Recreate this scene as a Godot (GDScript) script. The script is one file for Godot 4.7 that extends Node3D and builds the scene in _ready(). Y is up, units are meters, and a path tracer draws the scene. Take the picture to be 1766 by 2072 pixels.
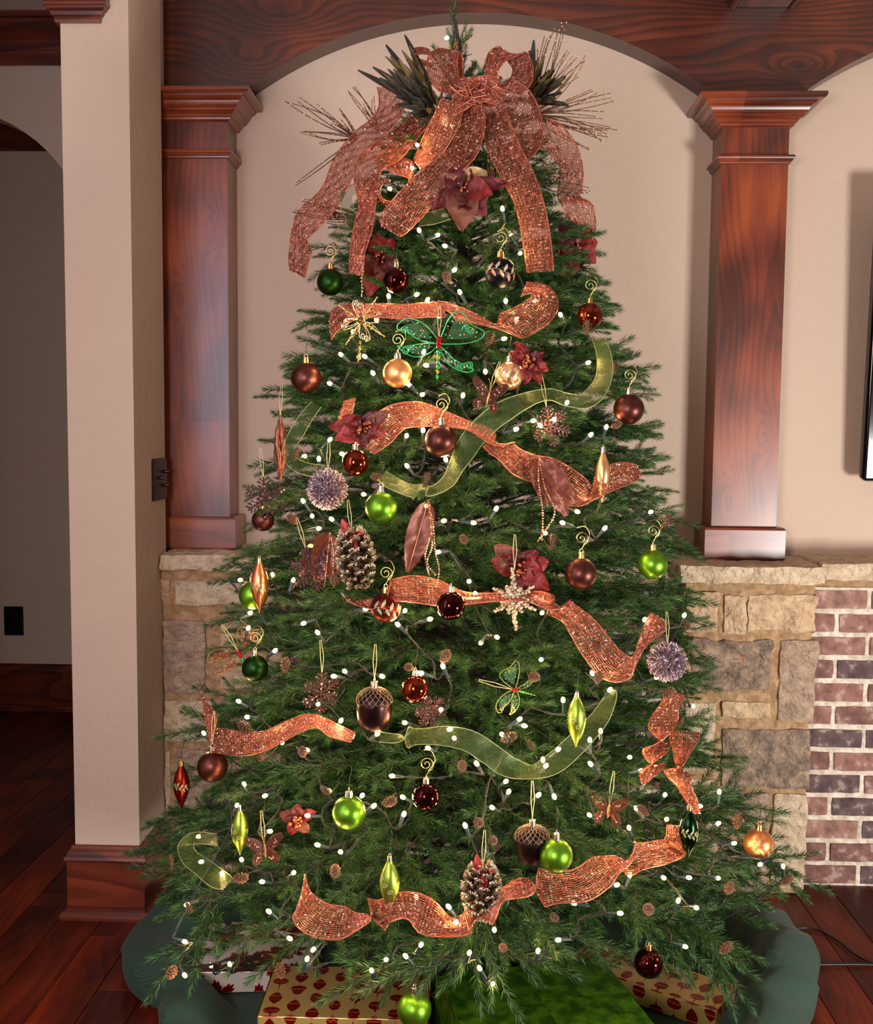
extends Node3D
# A decorated artificial christmas tree in front of a timber, stone and brick wall.

const F := 2130.0  # focal length in pixels of the 1766 x 2072 frame
const EYE := Vector3(0.018, 1.48, 2.6)
var eye_basis := Basis()
var rng := RandomNumberGenerator.new()
var M := {}          # materials
var taken := {}      # names used at top level
var clear_spots: Array[Vector4] = []   # places that branch tips keep clear of (ornaments, ribbons, bulbs)


func _ready():
	rng.seed = 20231
	seed(4711)
	camera_and_light()
	make_materials()
	build_room()
	build_left_room()
	build_columns()
	build_masonry()
	build_floor()
	build_fittings()
	build_gifts()
	build_ribbons()
	build_bow_picks()
	build_flowers()
	build_ornaments()
	build_lights()
	build_cones()
	build_tree()


func camera_and_light():
	eye_basis = Basis.from_euler(Vector3(deg_to_rad(-4.45), deg_to_rad(1.9), deg_to_rad(0.5)), EULER_ORDER_YXZ)
	var cam := Camera3D.new()
	cam.name = "camera"
	cam.fov = rad_to_deg(2.0 * atan(1036.0 / F))
	cam.near = 0.05
	cam.far = 60.0
	cam.transform = Transform3D(eye_basis, EYE)
	cam.current = true
	add_child(cam)
	var env := Environment.new()
	env.background_mode = Environment.BG_COLOR
	env.background_color = Color(0.05, 0.05, 0.055)
	env.tonemap_mode = Environment.TONE_MAPPER_LINEAR
	env.tonemap_exposure = 1.0
	env.sdfgi_enabled = true
	env.ssao_enabled = true
	env.ssil_enabled = true
	var we := WorldEnvironment.new()
	we.name = "environment"
	we.environment = env
	add_child(we)
	# daylight and photographer's lights on the camera side of the room
	area_light("front_light", Vector3(-0.65, 1.60, 2.95), Vector3(0.1, 1.2, 0), Vector2(0.5, 0.7), Color(1.0, 0.93, 0.91), 5.0)
	area_light("low_side_light", Vector3(2.35, 0.62, 2.3), Vector3(0.25, 1.35, -0.6), Vector2(0.6, 0.6), Color(1.0, 0.975, 0.95), 13.2)
	area_light("left_window_light", Vector3(-1.30, 1.8, 1.75), Vector3(0.6, 1.3, -0.6), Vector2(0.55, 1.7), Color(0.86, 0.88, 1.0), 1.8)


func area_light(called: String, at: Vector3, towards: Vector3, size: Vector2, color: Color, energy: float):
	var l := AreaLight3D.new()
	l.name = called
	l.area_size = size
	l.area_normalize_energy = true
	l.light_color = color
	l.light_energy = energy
	l.shadow_enabled = true
	l.transform = Transform3D(Basis.looking_at(towards - at), at)
	add_child(l)


# ---------------------------------------------------------------- places
func ray(px: float, py: float) -> Vector3:
	return (eye_basis * Vector3((px - 883.0) / F, (1036.0 - py) / F, -1.0))

func on_z(px: float, py: float, z: float) -> Vector3:
	var d := ray(px, py)
	return EYE + d * ((z - EYE.z) / d.z)

func on_floor(px: float, py: float, y := 0.0) -> Vector3:
	var d := ray(px, py)
	return EYE + d * ((y - EYE.y) / d.y)

func depth_of(p: Vector3) -> float:
	return (p - EYE).dot(-eye_basis.z)

func seen_at(p: Vector3) -> Vector2:
	var q := eye_basis.inverse() * (p - EYE)
	return Vector2(883.0 + F * q.x / -q.z, 1036.0 - F * q.y / -q.z)

const RH := [0.0, 0.2, 0.34, 0.44, 0.73, 1.03, 1.20, 1.42, 1.64, 1.84, 1.95, 2.1, 2.25, 2.42, 2.55]
const RR := [0.55, 0.8, 0.86, 0.845, 0.70, 0.62, 0.58, 0.52, 0.475, 0.375, 0.35, 0.26, 0.17, 0.07, 0.02]

func tree_radius(h: float) -> float:   # the reach of the branches at a height
	if h <= 0.0:
		return RR[0]
	for i in range(1, RH.size()):
		if h < RH[i]:
			return lerpf(RR[i - 1], RR[i], (h - RH[i - 1]) / (RH[i] - RH[i - 1]))
	return 0.0

func on_tree(px: float, py: float, k := 0.97) -> Vector3:   # where the line of sight meets the tree's outer surface
	var d := ray(px, py)
	var best := EYE + d * 2.6
	var miss := 1e9
	var t := 1.4
	while t < 2.66:
		var p := EYE + d * t
		var gap := Vector2(p.x, p.z).length() - tree_radius(p.y) * k
		if gap < miss:
			miss = gap
			best = p
		if gap <= 0.0:
			break
		t += 0.005
	return best

func keep_clear(p: Vector3, r: float, out := 0.03):
	var o := Vector3(p.x, 0, p.z).normalized() * out
	clear_spots.append(Vector4(p.x + o.x, p.y, p.z + o.z, r))


# ---------------------------------------------------------------- names
func numbered(called: String) -> String:
	var n: int = taken.get(called, 0)
	taken[called] = n + 1
	return called if n == 0 else "%s_%03d" % [called, n]

func tag(o: Node, label: String, category: String, group := "", kind := ""):
	o.set_meta("label", label)
	o.set_meta("category", category)
	if group != "":
		o.set_meta("group", group)
	if kind != "":
		o.set_meta("kind", kind)

func thing(called: String, label: String, category: String, at := Vector3.ZERO, group := "", kind := "") -> Node3D:
	var o := Node3D.new()
	o.name = numbered(called)
	o.position = at
	add_child(o)
	tag(o, label, category, group, kind)
	return o

func part(called: String, mesh: Mesh, mat: Material, parent: Node3D, xf := Transform3D.IDENTITY, kind := "") -> MeshInstance3D:
	var m := MeshInstance3D.new()
	m.name = called
	m.mesh = mesh
	m.material_override = mat
	m.transform = xf
	m.cast_shadow = GeometryInstance3D.SHADOW_CASTING_SETTING_ON
	if kind != "":
		m.set_meta("kind", kind)
	parent.add_child(m, true)
	return m

func solo(called: String, mesh: Mesh, mat: Material, label: String, category: String, at := Vector3.ZERO, group := "", kind := "") -> MeshInstance3D:
	var m := part(numbered(called), mesh, mat, self, Transform3D(Basis(), at))
	tag(m, label, category, group, kind)
	return m


# ---------------------------------------------------------------- shapes
class Shape:
	var v := PackedVector3Array()
	var uv := PackedVector2Array()
	var c := PackedColorArray()
	var idx := PackedInt32Array()
	var col := Color.WHITE

	func add(p: Vector3, t := Vector2.ZERO) -> int:
		v.append(p)
		uv.append(t)
		c.append(col)
		return v.size() - 1

	func tri(a: int, b: int, d: int):
		idx.append(a)
		idx.append(b)
		idx.append(d)

	func quad(a: int, b: int, d: int, e: int):   # clockwise seen from the front
		tri(a, b, d)
		tri(a, d, e)

	func face(p: Array, t := []):   # a flat polygon fan with corners of its own, clockwise seen from the front
		var first := v.size()
		for i in p.size():
			add(p[i], t[i] if t.size() else Vector2.ZERO)
		for i in range(1, p.size() - 1):
			tri(first, first + i, first + i + 1)


	func sheet(rows: Array, loop := false, tex := Vector2.ONE):   # rows of equally many points
		var n: int = rows[0].size()
		var first := v.size()
		for r in rows.size():
			for k in n:
				add(rows[r][k], Vector2(float(k) / maxf(1, n - 1), float(r) / maxf(1, rows.size() - 1)) * tex)
		for r in rows.size() - 1:
			for k in (n if loop else n - 1):
				var a := first + r * n + k
				var b := first + r * n + (k + 1) % n
				quad(a, a + n, b + n, b)

	func tube(p: Array, radius, sides := 6, ends := true):
		var up := Vector3.UP
		var rows := []
		var last := p.size() - 1
		var x := Vector3.ZERO
		for i in p.size():
			var d: Vector3 = ((p[mini(i + 1, last)] as Vector3) - (p[maxi(i - 1, 0)] as Vector3))
			if d.length() < 1e-9:
				d = Vector3.UP
			d = d.normalized()
			if x == Vector3.ZERO:
				x = d.cross(up if absf(d.y) < 0.9 else Vector3.RIGHT).normalized()
			else:
				x = (x - d * x.dot(d))
				if x.length() < 1e-5:
					x = d.cross(Vector3.RIGHT)
				x = x.normalized()
			var y := d.cross(x)
			var r: float = radius[i] if radius is Array else radius
			var ring := []
			for k in sides:
				var a := TAU * k / sides
				ring.append((p[i] as Vector3) + (x * cos(a) + y * sin(a)) * r)
			rows.append(ring)
		sheet(rows, true)
		if ends:
			for e in [0, last]:
				var mid := add(p[e])
				var first := v.size()
				for k in sides:
					add(rows[e][k])
				for k in sides:
					if e == 0:
						tri(mid, first + k, first + (k + 1) % sides)
					else:
						tri(mid, first + (k + 1) % sides, first + k)

	func lathe(prof: Array, seg := 16, off := Vector3.ZERO):   # (radius, height) from the top down
		var rows := []
		for q in prof:
			var ring := []
			for k in seg:
				var a := TAU * k / seg
				ring.append(off + Vector3(cos(a) * q[0], q[1], sin(a) * q[0]))
			rows.append(ring)
		sheet(rows, true)

	func ball(p: Vector3, r: float, seg := 8, rings := 5, sq := Vector3.ONE):
		var rows := []
		for i in rings + 1:
			var t := PI * i / rings
			var ring := []
			for k in seg:
				var a := TAU * k / seg
				ring.append(p + Vector3(cos(a) * sin(t), cos(t), sin(a) * sin(t)) * r * sq)
			rows.append(ring)
		sheet(rows, true)

	func box(size: Vector3, bevel := 0.0, xf := Transform3D.IDENTITY, tex := 1.0):   # a box whose edges are chamfered
		var h := size / 2.0
		var b := minf(bevel, minf(h.x, minf(h.y, h.z)) * 0.9)
		var at := {}
		for ax in 3:
			for s in [-1.0, 1.0]:
				var u := (ax + 1) % 3
				var w := (ax + 2) % 3
				for su in [-1.0, 1.0]:
					for sw in [-1.0, 1.0]:
						var p := Vector3.ZERO
						p[ax] = s * h[ax]
						p[u] = su * (h[u] - b)
						p[w] = sw * (h[w] - b)
						var sg := Vector3.ZERO
						sg[ax] = s
						sg[u] = su
						sg[w] = sw
						var t := Vector2(p.z, p.y) if ax == 0 else Vector2(p.x, p.z) if ax == 1 else Vector2(p.x, p.y)
						at[[ax, sg]] = add(xf * p, t * tex)
		for ax in 3:
			var u := (ax + 1) % 3
			var w := (ax + 2) % 3
			for s in [-1.0, 1.0]:
				var q := []
				for k in [[-1.0, -1.0], [1.0, -1.0], [1.0, 1.0], [-1.0, 1.0]]:
					var sg := Vector3.ZERO
					sg[ax] = s
					sg[u] = k[0]
					sg[w] = k[1]
					q.append(at[[ax, sg]])
				if s < 0:
					quad(q[0], q[1], q[2], q[3])
				else:
					quad(q[3], q[2], q[1], q[0])
			if b > 0.0:   # the chamfers along this axis
				for su in [-1.0, 1.0]:
					for sw in [-1.0, 1.0]:
						var lo := Vector3.ZERO
						lo[ax] = -1.0
						lo[u] = su
						lo[w] = sw
						var hi := lo
						hi[ax] = 1.0
						if su * sw < 0:
							quad(at[[u, hi]], at[[u, lo]], at[[w, lo]], at[[w, hi]])
						else:
							quad(at[[u, lo]], at[[u, hi]], at[[w, hi]], at[[w, lo]])
		if b > 0.0:
			for sx in [-1.0, 1.0]:
				for sy in [-1.0, 1.0]:
					for sz in [-1.0, 1.0]:
						var sg := Vector3(sx, sy, sz)
						if sx * sy * sz > 0:
							tri(at[[0, sg]], at[[2, sg]], at[[1, sg]])
						else:
							tri(at[[0, sg]], at[[1, sg]], at[[2, sg]])

	func plate(poly: PackedVector2Array, z0: float, z1: float, tex := 1.0):   # an upright outline given thickness (z1 in front)
		var t := Geometry2D.triangulate_polygon(poly)
		for z in [z0, z1]:
			var first := v.size()
			for p in poly:
				add(Vector3(p.x, p.y, z), p * tex)
			for k in range(0, t.size(), 3):
				var a := poly[t[k]]
				var b := poly[t[k + 1]]
				var d := poly[t[k + 2]]
				var ccw := (b - a).cross(d - a) > 0
				if ccw == (z == z0):
					tri(first + t[k], first + t[k + 1], first + t[k + 2])
				else:
					tri(first + t[k], first + t[k + 2], first + t[k + 1])
		var n := poly.size()
		var ccw2 := not Geometry2D.is_polygon_clockwise(poly)
		for k in n:
			var a := poly[k]
			var b := poly[(k + 1) % n]
			var q := [Vector3(a.x, a.y, z1), Vector3(b.x, b.y, z1), Vector3(b.x, b.y, z0), Vector3(a.x, a.y, z0)]
			if not ccw2:
				q.reverse()
			var l := (b - a).length()
			face(q, [Vector2(0, 0) * tex, Vector2(l, 0) * tex, Vector2(l, z1 - z0) * tex, Vector2(0, z1 - z0) * tex])

	func mesh(sparkle := 0.0) -> ArrayMesh:   # sparkle: how far each corner's normal strays, as glitter's do
		var n := PackedVector3Array()
		n.resize(v.size())
		for k in range(0, idx.size(), 3):
			var a := v[idx[k]]
			var w := (v[idx[k + 2]] - a).cross(v[idx[k + 1]] - a)
			n[idx[k]] += w
			n[idx[k + 1]] += w
			n[idx[k + 2]] += w
		for k in n.size():
			n[k] = n[k].normalized() if n[k].length_squared() > 0.0 else Vector3.UP
			if sparkle > 0.0:
				n[k] = (n[k] + Vector3(randf() - 0.5, randf() - 0.5, randf() - 0.5) * 2.0 * sparkle).normalized()
		var arr := []
		arr.resize(Mesh.ARRAY_MAX)
		arr[Mesh.ARRAY_VERTEX] = v
		arr[Mesh.ARRAY_NORMAL] = n
		arr[Mesh.ARRAY_TEX_UV] = uv
		arr[Mesh.ARRAY_COLOR] = c
		arr[Mesh.ARRAY_INDEX] = idx
		var out := ArrayMesh.new()
		out.add_surface_from_arrays(Mesh.PRIMITIVE_TRIANGLES, arr)
		return out


func box_mesh(size: Vector3, bevel := 0.0, tex := 1.0) -> ArrayMesh:
	var s := Shape.new()
	s.box(size, bevel, Transform3D.IDENTITY, tex)
	return s.mesh()

func between(lo: Vector3, hi: Vector3) -> Transform3D:
	return Transform3D(Basis(), (lo + hi) / 2.0)

func slab(called: String, lo: Vector3, hi: Vector3, mat: Material, label: String, category: String, bevel := 0.0) -> MeshInstance3D:
	return solo(called, box_mesh(hi - lo, bevel), mat, label, category, (lo + hi) / 2.0, "", "structure")

func smooth_path(p: Array, per := 8) -> Array:   # Catmull-Rom through the points
	var out := []
	for i in p.size() - 1:
		var a = p[maxi(i - 1, 0)]
		var b = p[i]
		var c = p[i + 1]
		var d = p[mini(i + 2, p.size() - 1)]
		for k in per:
			var t := float(k) / per
			out.append(0.5 * ((2.0 * b) + (c - a) * t + (2.0 * a - 5.0 * b + 4.0 * c - d) * t * t + (3.0 * b - a - 3.0 * c + d) * t * t * t))
	out.append(p[-1])
	return out


# ---------------------------------------------------------------- materials
func mat(called: String, color: Color, rough := 0.6, metal := 0.0) -> StandardMaterial3D:
	var m := StandardMaterial3D.new()
	m.resource_name = called
	m.albedo_color = color
	m.roughness = rough
	m.metallic = metal
	M[called] = m
	return m

func noise(seed_: int, freq: float, octaves := 4, kind := FastNoiseLite.TYPE_SIMPLEX_SMOOTH, gain := 0.5) -> FastNoiseLite:
	var n := FastNoiseLite.new()
	n.seed = seed_
	n.frequency = freq
	n.noise_type = kind
	n.fractal_octaves = octaves
	n.fractal_gain = gain
	return n

func noise_texture(seed_: int, freq: float, octaves := 4, ramp: Gradient = null, size := 256, kind := FastNoiseLite.TYPE_SIMPLEX_SMOOTH, gain := 0.5) -> NoiseTexture2D:
	var t := NoiseTexture2D.new()
	t.width = size
	t.height = size
	t.seamless = true
	t.noise = noise(seed_, freq, octaves, kind, gain)
	if ramp:
		t.color_ramp = ramp
	return t

func ramp(stops: Array) -> Gradient:   # [offset, colour, offset, colour ...]
	var g := Gradient.new()
	var o := PackedFloat32Array()
	var c := PackedColorArray()
	for k in range(0, stops.size(), 2):
		o.append(stops[k])
		c.append(stops[k + 1])
	g.offsets = o
	g.colors = c
	return g

func triplanar(m: StandardMaterial3D, per_metre: float, world := true):
	m.uv1_triplanar = true
	m.uv1_world_triplanar = world
	m.uv1_scale = Vector3.ONE * per_metre

# Sawn softwood: growth rings that bend round knots. U runs along the grain, su by sv metres, knots are (u, v, size).
func wood(w: int, h: int, su: float, sv: float, rings: float, knots: Array, seed_: int, dark: Color, mid: Color, light: Color, stain: float, contrast := 0.5, swirl := 4.2) -> ImageTexture:
	var bend := noise(seed_, 1.0, 2)
	var fibre := noise(seed_ + 1, 1.0, 2)
	var blot := noise(seed_ + 2, 1.0, 3)
	var im := Image.create(w, h, false, Image.FORMAT_RGB8)
	for y in h:
		var v := sv * (1.0 - float(y) / h)
		for x in w:
			var u := su * x / w
			var f := v * rings + bend.get_noise_2d(u * 0.7, v * 2.6) * 3.2 + bend.get_noise_2d(u * 2.2 + 7.0, v * 9.0) * 0.35
			var heart := 0.0
			for k in knots:
				var du: float = (u - k[0]) / k[2]
				var dv: float = (v - k[1]) / k[2]
				var d := du * du * 0.16 + dv * dv
				if d < 9.0:
					f += swirl * exp(-d * 0.55)
					heart = maxf(heart, 1.0 - smoothstep(0.10, 0.42, sqrt(du * du * 0.8 + dv * dv)))
			var r := f - floorf(f)
			var late := smoothstep(0.25, 0.9, r) * (1.0 - smoothstep(0.93, 1.0, r))
			var tone := 0.55 + 0.24 * contrast - contrast * late + fibre.get_noise_2d(u * 5.0, v * 260.0) * 0.16
			tone += blot.get_noise_2d(u * 1.6, v * 4.0) * stain - heart * 0.25
			tone = clampf(tone, 0.0, 1.0)
			var c := dark.lerp(mid, minf(1.0, tone * 2.0)) if tone < 0.5 else mid.lerp(light, tone * 2.0 - 1.0)
			im.set_pixel(x, y, c)
	return ImageTexture.create_from_image(im)

func make_materials():
	var plaster := mat("wall paint", Color(0.77, 0.69, 0.62), 0.85)
	plaster.heightmap_enabled = true
	plaster.heightmap_texture = noise_texture(3, 0.06, 4)
	plaster.heightmap_scale = 0.12
	triplanar(plaster, 2.0)
	var ceil := mat("ceiling paint", Color(0.80, 0.74, 0.70), 0.9)
	ceil.heightmap_enabled = true
	ceil.heightmap_texture = plaster.heightmap_texture
	ceil.heightmap_scale = 0.12
	triplanar(ceil, 2.0)

	# stained pine and alder
	var wd := mat("beam wood", Color.WHITE, 0.36)
	wd.albedo_texture = wood(1024, 320, 2.9, 0.62, 30.0, [[0.44, 0.29, 0.05], [0.33, 0.15, 0.04], [0.72, 0.42, 0.035], [1.98, 0.36, 0.065], [2.2, 0.38, 0.025], [2.66, 0.37, 0.05], [2.1, 0.12, 0.03], [1.2, 0.4, 0.04]], 11, Color(0.16, 0.06, 0.04), Color(0.275, 0.105, 0.06), Color(0.43, 0.19, 0.095), 0.6, 0.42, 4.2)
	wd.clearcoat_enabled = true
	wd.clearcoat = 0.5
	wd.clearcoat_roughness = 0.3
	var cw := mat("column wood", Color.WHITE, 0.34)
	cw.albedo_texture = wood(640, 224, 1.5, 0.30, 30.0, [[0.62, 0.14, 0.022], [1.02, 0.07, 0.02], [0.4, 0.24, 0.02]], 29, Color(0.26, 0.09, 0.05), Color(0.44, 0.175, 0.08), Color(0.58, 0.27, 0.12), 1.0, 0.22, 2.6)
	cw.clearcoat_enabled = true
	cw.clearcoat = 0.6
	cw.clearcoat_roughness = 0.28
	var tw := mat("trim wood", Color(0.86, 0.80, 0.80), 0.36)
	tw.albedo_texture = wood(512, 96, 2.0, 0.25, 16.0, [], 41, Color(0.27, 0.10, 0.05), Color(0.44, 0.19, 0.09), Color(0.55, 0.26, 0.13), 0.3)
	tw.clearcoat_enabled = true
	tw.clearcoat = 0.5
	tw.clearcoat_roughness = 0.3
	var fl: ImageTexture = wood(640, 256, 2.4, 0.5, 26.0, [[0.9, 0.2, 0.03], [1.8, 0.36, 0.03]], 57, Color(0.19, 0.062, 0.036), Color(0.33, 0.115, 0.06), Color(0.45, 0.18, 0.09), 0.6, 0.2, 3.0)
	for k in 4:
		var p := mat("floor board %d" % k, [Color(0.9, 0.85, 0.85), Color(1.0, 0.95, 0.95), Color(0.72, 0.66, 0.68), Color(1.1, 1.0, 0.95)][k], 0.42)
		p.albedo_texture = fl
		p.clearcoat_enabled = true
		p.clearcoat = 0.12
		p.clearcoat_roughness = 0.35
		p.metallic_specular = 0.25

	# masonry
	var grit := noise_texture(71, 0.035, 5)
	var pit := noise_texture(72, 0.016, 6, null, 512, FastNoiseLite.TYPE_PERLIN, 0.62)
	for k in 4:
		var base: Color = [Color(0.54, 0.39, 0.355), Color(0.47, 0.33, 0.305), Color(0.345, 0.275, 0.275), Color(0.58, 0.44, 0.39)][k]
		var b := mat("brick %d" % k, Color.WHITE, 0.92)
		b.albedo_texture = noise_texture(80 + k, 0.016, 5, ramp([0.0, base.darkened(0.3), 0.45, base, 0.66, base.lightened(0.06), 0.78, base.lerp(Color(0.80, 0.74, 0.68), 0.5)]))
		b.heightmap_enabled = true
		b.heightmap_texture = grit
		b.heightmap_scale = 0.5
		triplanar(b, 4.0)
	var sand := mat("sand mortar", Color.WHITE, 0.95)
	sand.albedo_texture = noise_texture(90, 0.03, 5, ramp([0.2, Color(0.56, 0.44, 0.31), 0.8, Color(0.70, 0.58, 0.44)]))
	sand.heightmap_enabled = true
	sand.heightmap_texture = grit
	sand.heightmap_scale = 0.8
	triplanar(sand, 3.0)
	var white := mat("white mortar", Color.WHITE, 0.95)
	white.albedo_texture = noise_texture(91, 0.03, 5, ramp([0.2, Color(0.74, 0.69, 0.62), 0.8, Color(0.88, 0.84, 0.78)]))
	white.heightmap_enabled = true
	white.heightmap_texture = grit
	white.heightmap_scale = 0.9
	triplanar(white, 3.0)
	var tones := {
		"buff stone": [Color(0.64, 0.53, 0.41), Color(0.76, 0.65, 0.52), Color(0.84, 0.75, 0.63)], "pale stone": [Color(0.66, 0.58, 0.47), Color(0.76, 0.68, 0.57), Color(0.85, 0.79, 0.69)],
		"grey stone": [Color(0.36, 0.31, 0.27), Color(0.52, 0.45, 0.39), Color(0.70, 0.60, 0.49)], "mottled stone": [Color(0.46, 0.40, 0.37), Color(0.62, 0.53, 0.45), Color(0.75, 0.66, 0.56)]}
	var nr := 0
	for called in tones:
		var s := mat(called, Color.WHITE, 0.9)
		s.albedo_texture = noise_texture(100 + nr, 0.011, 7, ramp([0.12, tones[called][0], 0.5, tones[called][1], 0.88, tones[called][2]]), 512, FastNoiseLite.TYPE_SIMPLEX_SMOOTH, 0.72)
		s.heightmap_enabled = true
		s.heightmap_texture = pit
		s.heightmap_scale = 1.8
		triplanar(s, 2.6)
		nr += 1

	# the tree
	var needle := mat("needles", Color.WHITE, 0.45)
	needle.vertex_color_use_as_albedo = true
	needle.metallic_specular = 0.4
	mat("branch wire", Color(0.13, 0.15, 0.08), 0.8)
	mat("trunk wire", Color(0.10, 0.12, 0.07), 0.8)
	mat("stand steel", Color(0.06, 0.10, 0.07), 0.5, 0.3)
	var cone := mat("cone scales", Color.WHITE, 0.7)
	cone.vertex_color_use_as_albedo = true

	# ornaments
	mat("silver cap", Color(0.86, 0.80, 0.72), 0.24, 1.0)
	mat("gold cap", Color(0.90, 0.72, 0.42), 0.24, 1.0)
	mat("gold wire", Color(0.86, 0.80, 0.55), 0.3, 1.0)
	mat("thread", Color(0.75, 0.72, 0.52), 0.5, 0.3)
	for row in [["matte lime", Color(0.37, 0.57, 0.13), 0.36], ["matte forest", Color(0.075, 0.19, 0.045), 0.38], ["matte brown", Color(0.31, 0.165, 0.145), 0.37], ["matte gold", Color(0.88, 0.63, 0.40), 0.38],
			["copper glass", Color(0.42, 0.155, 0.065), 0.05], ["plum glass", Color(0.19, 0.035, 0.035), 0.05], ["navy matte", Color(0.085, 0.085, 0.12), 0.40], ["wine matte", Color(0.33, 0.07, 0.055), 0.38],
			["pearl copper", Color(0.93, 0.72, 0.56), 0.22], ["satin copper", Color(0.88, 0.57, 0.37), 0.30], ["champagne", Color(0.88, 0.68, 0.47), 0.28], ["rose gold", Color(0.85, 0.50, 0.34), 0.26],
			["red satin", Color(0.42, 0.10, 0.055), 0.30], ["apple satin", Color(0.50, 0.60, 0.22), 0.36], ["peacock", Color(0.02, 0.13, 0.05), 0.22], ["acorn plum", Color(0.18, 0.095, 0.11), 0.30], ["acorn umber", Color(0.13, 0.075, 0.07), 0.42]]:
		mat(row[0], row[1], row[2], 0.9)
	# each of these has grains of its own colour at its corners
	for row in [["copper mesh", 0.34, 0.7], ["glitter", 0.34, 0.6], ["tinsel", 0.25, 0.85], ["foil petal", 0.50, 0.12], ["plum glitter", 0.6, 0.0], ["feather", 0.75, 0.0], ["twig", 0.5, 0.35], ["paint", 0.45, 0.3], ["bead", 0.15, 0.9]]:
		var g := mat(row[0], Color.WHITE, row[1], row[2])
		g.vertex_color_use_as_albedo = true
	for row in [["green organza", Color(0.28, 0.36, 0.17, 0.44)], ["copper voile", Color(0.42, 0.21, 0.155, 0.78)], ["green film", Color(0.05, 0.30, 0.12, 0.45)]]:
		var o := mat(row[0], row[1], 0.42, 0.35)
		o.transparency = BaseMaterial3D.TRANSPARENCY_ALPHA
		o.cull_mode = BaseMaterial3D.CULL_DISABLED
	M["feather"].metallic_specular = 0.12
	M["plum glitter"].metallic_specular = 0.3
	M["foil petal"].metallic_specular = 0.4
	mat("green wire", Color(0.03, 0.32, 0.12), 0.35, 0.5)

	# lights
	mat("light socket", Color(0.035, 0.16, 0.17), 0.45)
	mat("light cord", Color(0.015, 0.06, 0.055), 0.5)
	var bulb := mat("lit bulb", Color(1.0, 0.9, 0.7), 0.3)
	bulb.emission_enabled = true
	bulb.emission = Color(1.0, 0.80, 0.52)
	bulb.emission_energy_multiplier = 7.0

	# the rest
	var burlap := mat("green burlap", Color.WHITE, 0.95)
	burlap.albedo_texture = weave_texture(Color(0.07, 0.145, 0.105), Color(0.18, 0.31, 0.25))
	burlap.rim_enabled = true
	burlap.rim = 0.08
	burlap.rim_tint = 0.8
	mat("brown cord", Color(0.07, 0.035, 0.03), 0.4)
	mat("black plastic", Color(0.012, 0.012, 0.016), 0.12)
	mat("dark bronze", Color(0.05, 0.025, 0.02), 0.35, 0.3)
	mat("black insert", Color(0.015, 0.012, 0.012), 0.3)
	mat("screw", Color(0.5, 0.45, 0.4), 0.3, 1.0)
	for row in [["gold gift paper", ornament_paper()], ["leaf gift paper", leaf_paper()], ["green gift paper", green_paper()]]:
		var g := mat(row[0], Color.WHITE, 0.26, 0.75)
		g.albedo_texture = row[1]
	M["gold gift paper"].metallic = 0.5
	M["green gift paper"].metallic = 0.35
	M["leaf gift paper"].metallic = 0.3

func weave_texture(a: Color, b: Color) -> ImageTexture:
	var n := 128
	var im := Image.create(n, n, false, Image.FORMAT_RGB8)
	for y in n:
		for x in n:
			var over := (floori(x / 4.0) + floori(y / 4.0)) % 2 == 0
			var t := absf(sin(PI * x / 4.0)) if over else absf(sin(PI * y / 4.0))
			im.set_pixel(x, y, a.lerp(b, t * (0.75 + 0.25 * rng.randf())))
	return ImageTexture.create_from_image(im)

func in_bauble(kind: int, x: float, y: float) -> bool:   # print of four kinds of hanging baubles, about one unit high
	if absf(x) < 0.05 and y > 0.3 and y < 0.5:
		return true
	match kind:
		0: return x * x / 0.13 + (y - 0.05) * (y - 0.05) / 0.09 < 1.0 or (y < 0.0 and y > -0.48 and absf(x) < 0.28 * (0.48 + y))
		1: return x * x / 0.08 + y * y / 0.12 < 1.0
		2: return y < 0.34 and y > -0.5 and absf(x) < 0.32 * sin(PI * clampf((y + 0.5) / 0.84, 0.0, 1.0)) ** 0.8
	return x * x / 0.16 + (y - 0.1) * (y - 0.1) / 0.05 < 1.0 or (y <= 0.0 and y > -0.5 and absf(x) < 0.10 * (0.55 + y))

func ornament_paper() -> ImageTexture:
	var w := 512
	var h := 512
	var im := Image.create(w, h, false, Image.FORMAT_RGB8)
	var cells := 8
	for y in h:
		for x in w:
			var u := float(x) / w * cells
			var col := floori(u)
			var v := float(y) / h * 6.0 + (0.5 if col % 2 else 0.0)
			var row := floori(v)
			var kind := (col * 3 + row * 5 + (col / 2)) % 4
			var px := u - col - 0.5
			var py := 0.5 - (v - row)
			var c := Color(0.70, 0.60, 0.36)
			if absf(px) < 0.012:
				c = Color(0.55, 0.47, 0.26)
			if in_bauble(kind, px, py * 1.05):
				c = Color(0.42, 0.035, 0.03)
				var band := sin(py * 26.0 + (sin(px * 22.0) if kind % 2 else 0.0))
				if absf(py) < 0.16 and band > 0.72:
					c = Color(0.66, 0.33, 0.16)
				if py > 0.3:
					c = Color(0.7, 0.5, 0.3)
			im.set_pixel(x, y, c)
	return ImageTexture.create_from_image(im)

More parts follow.
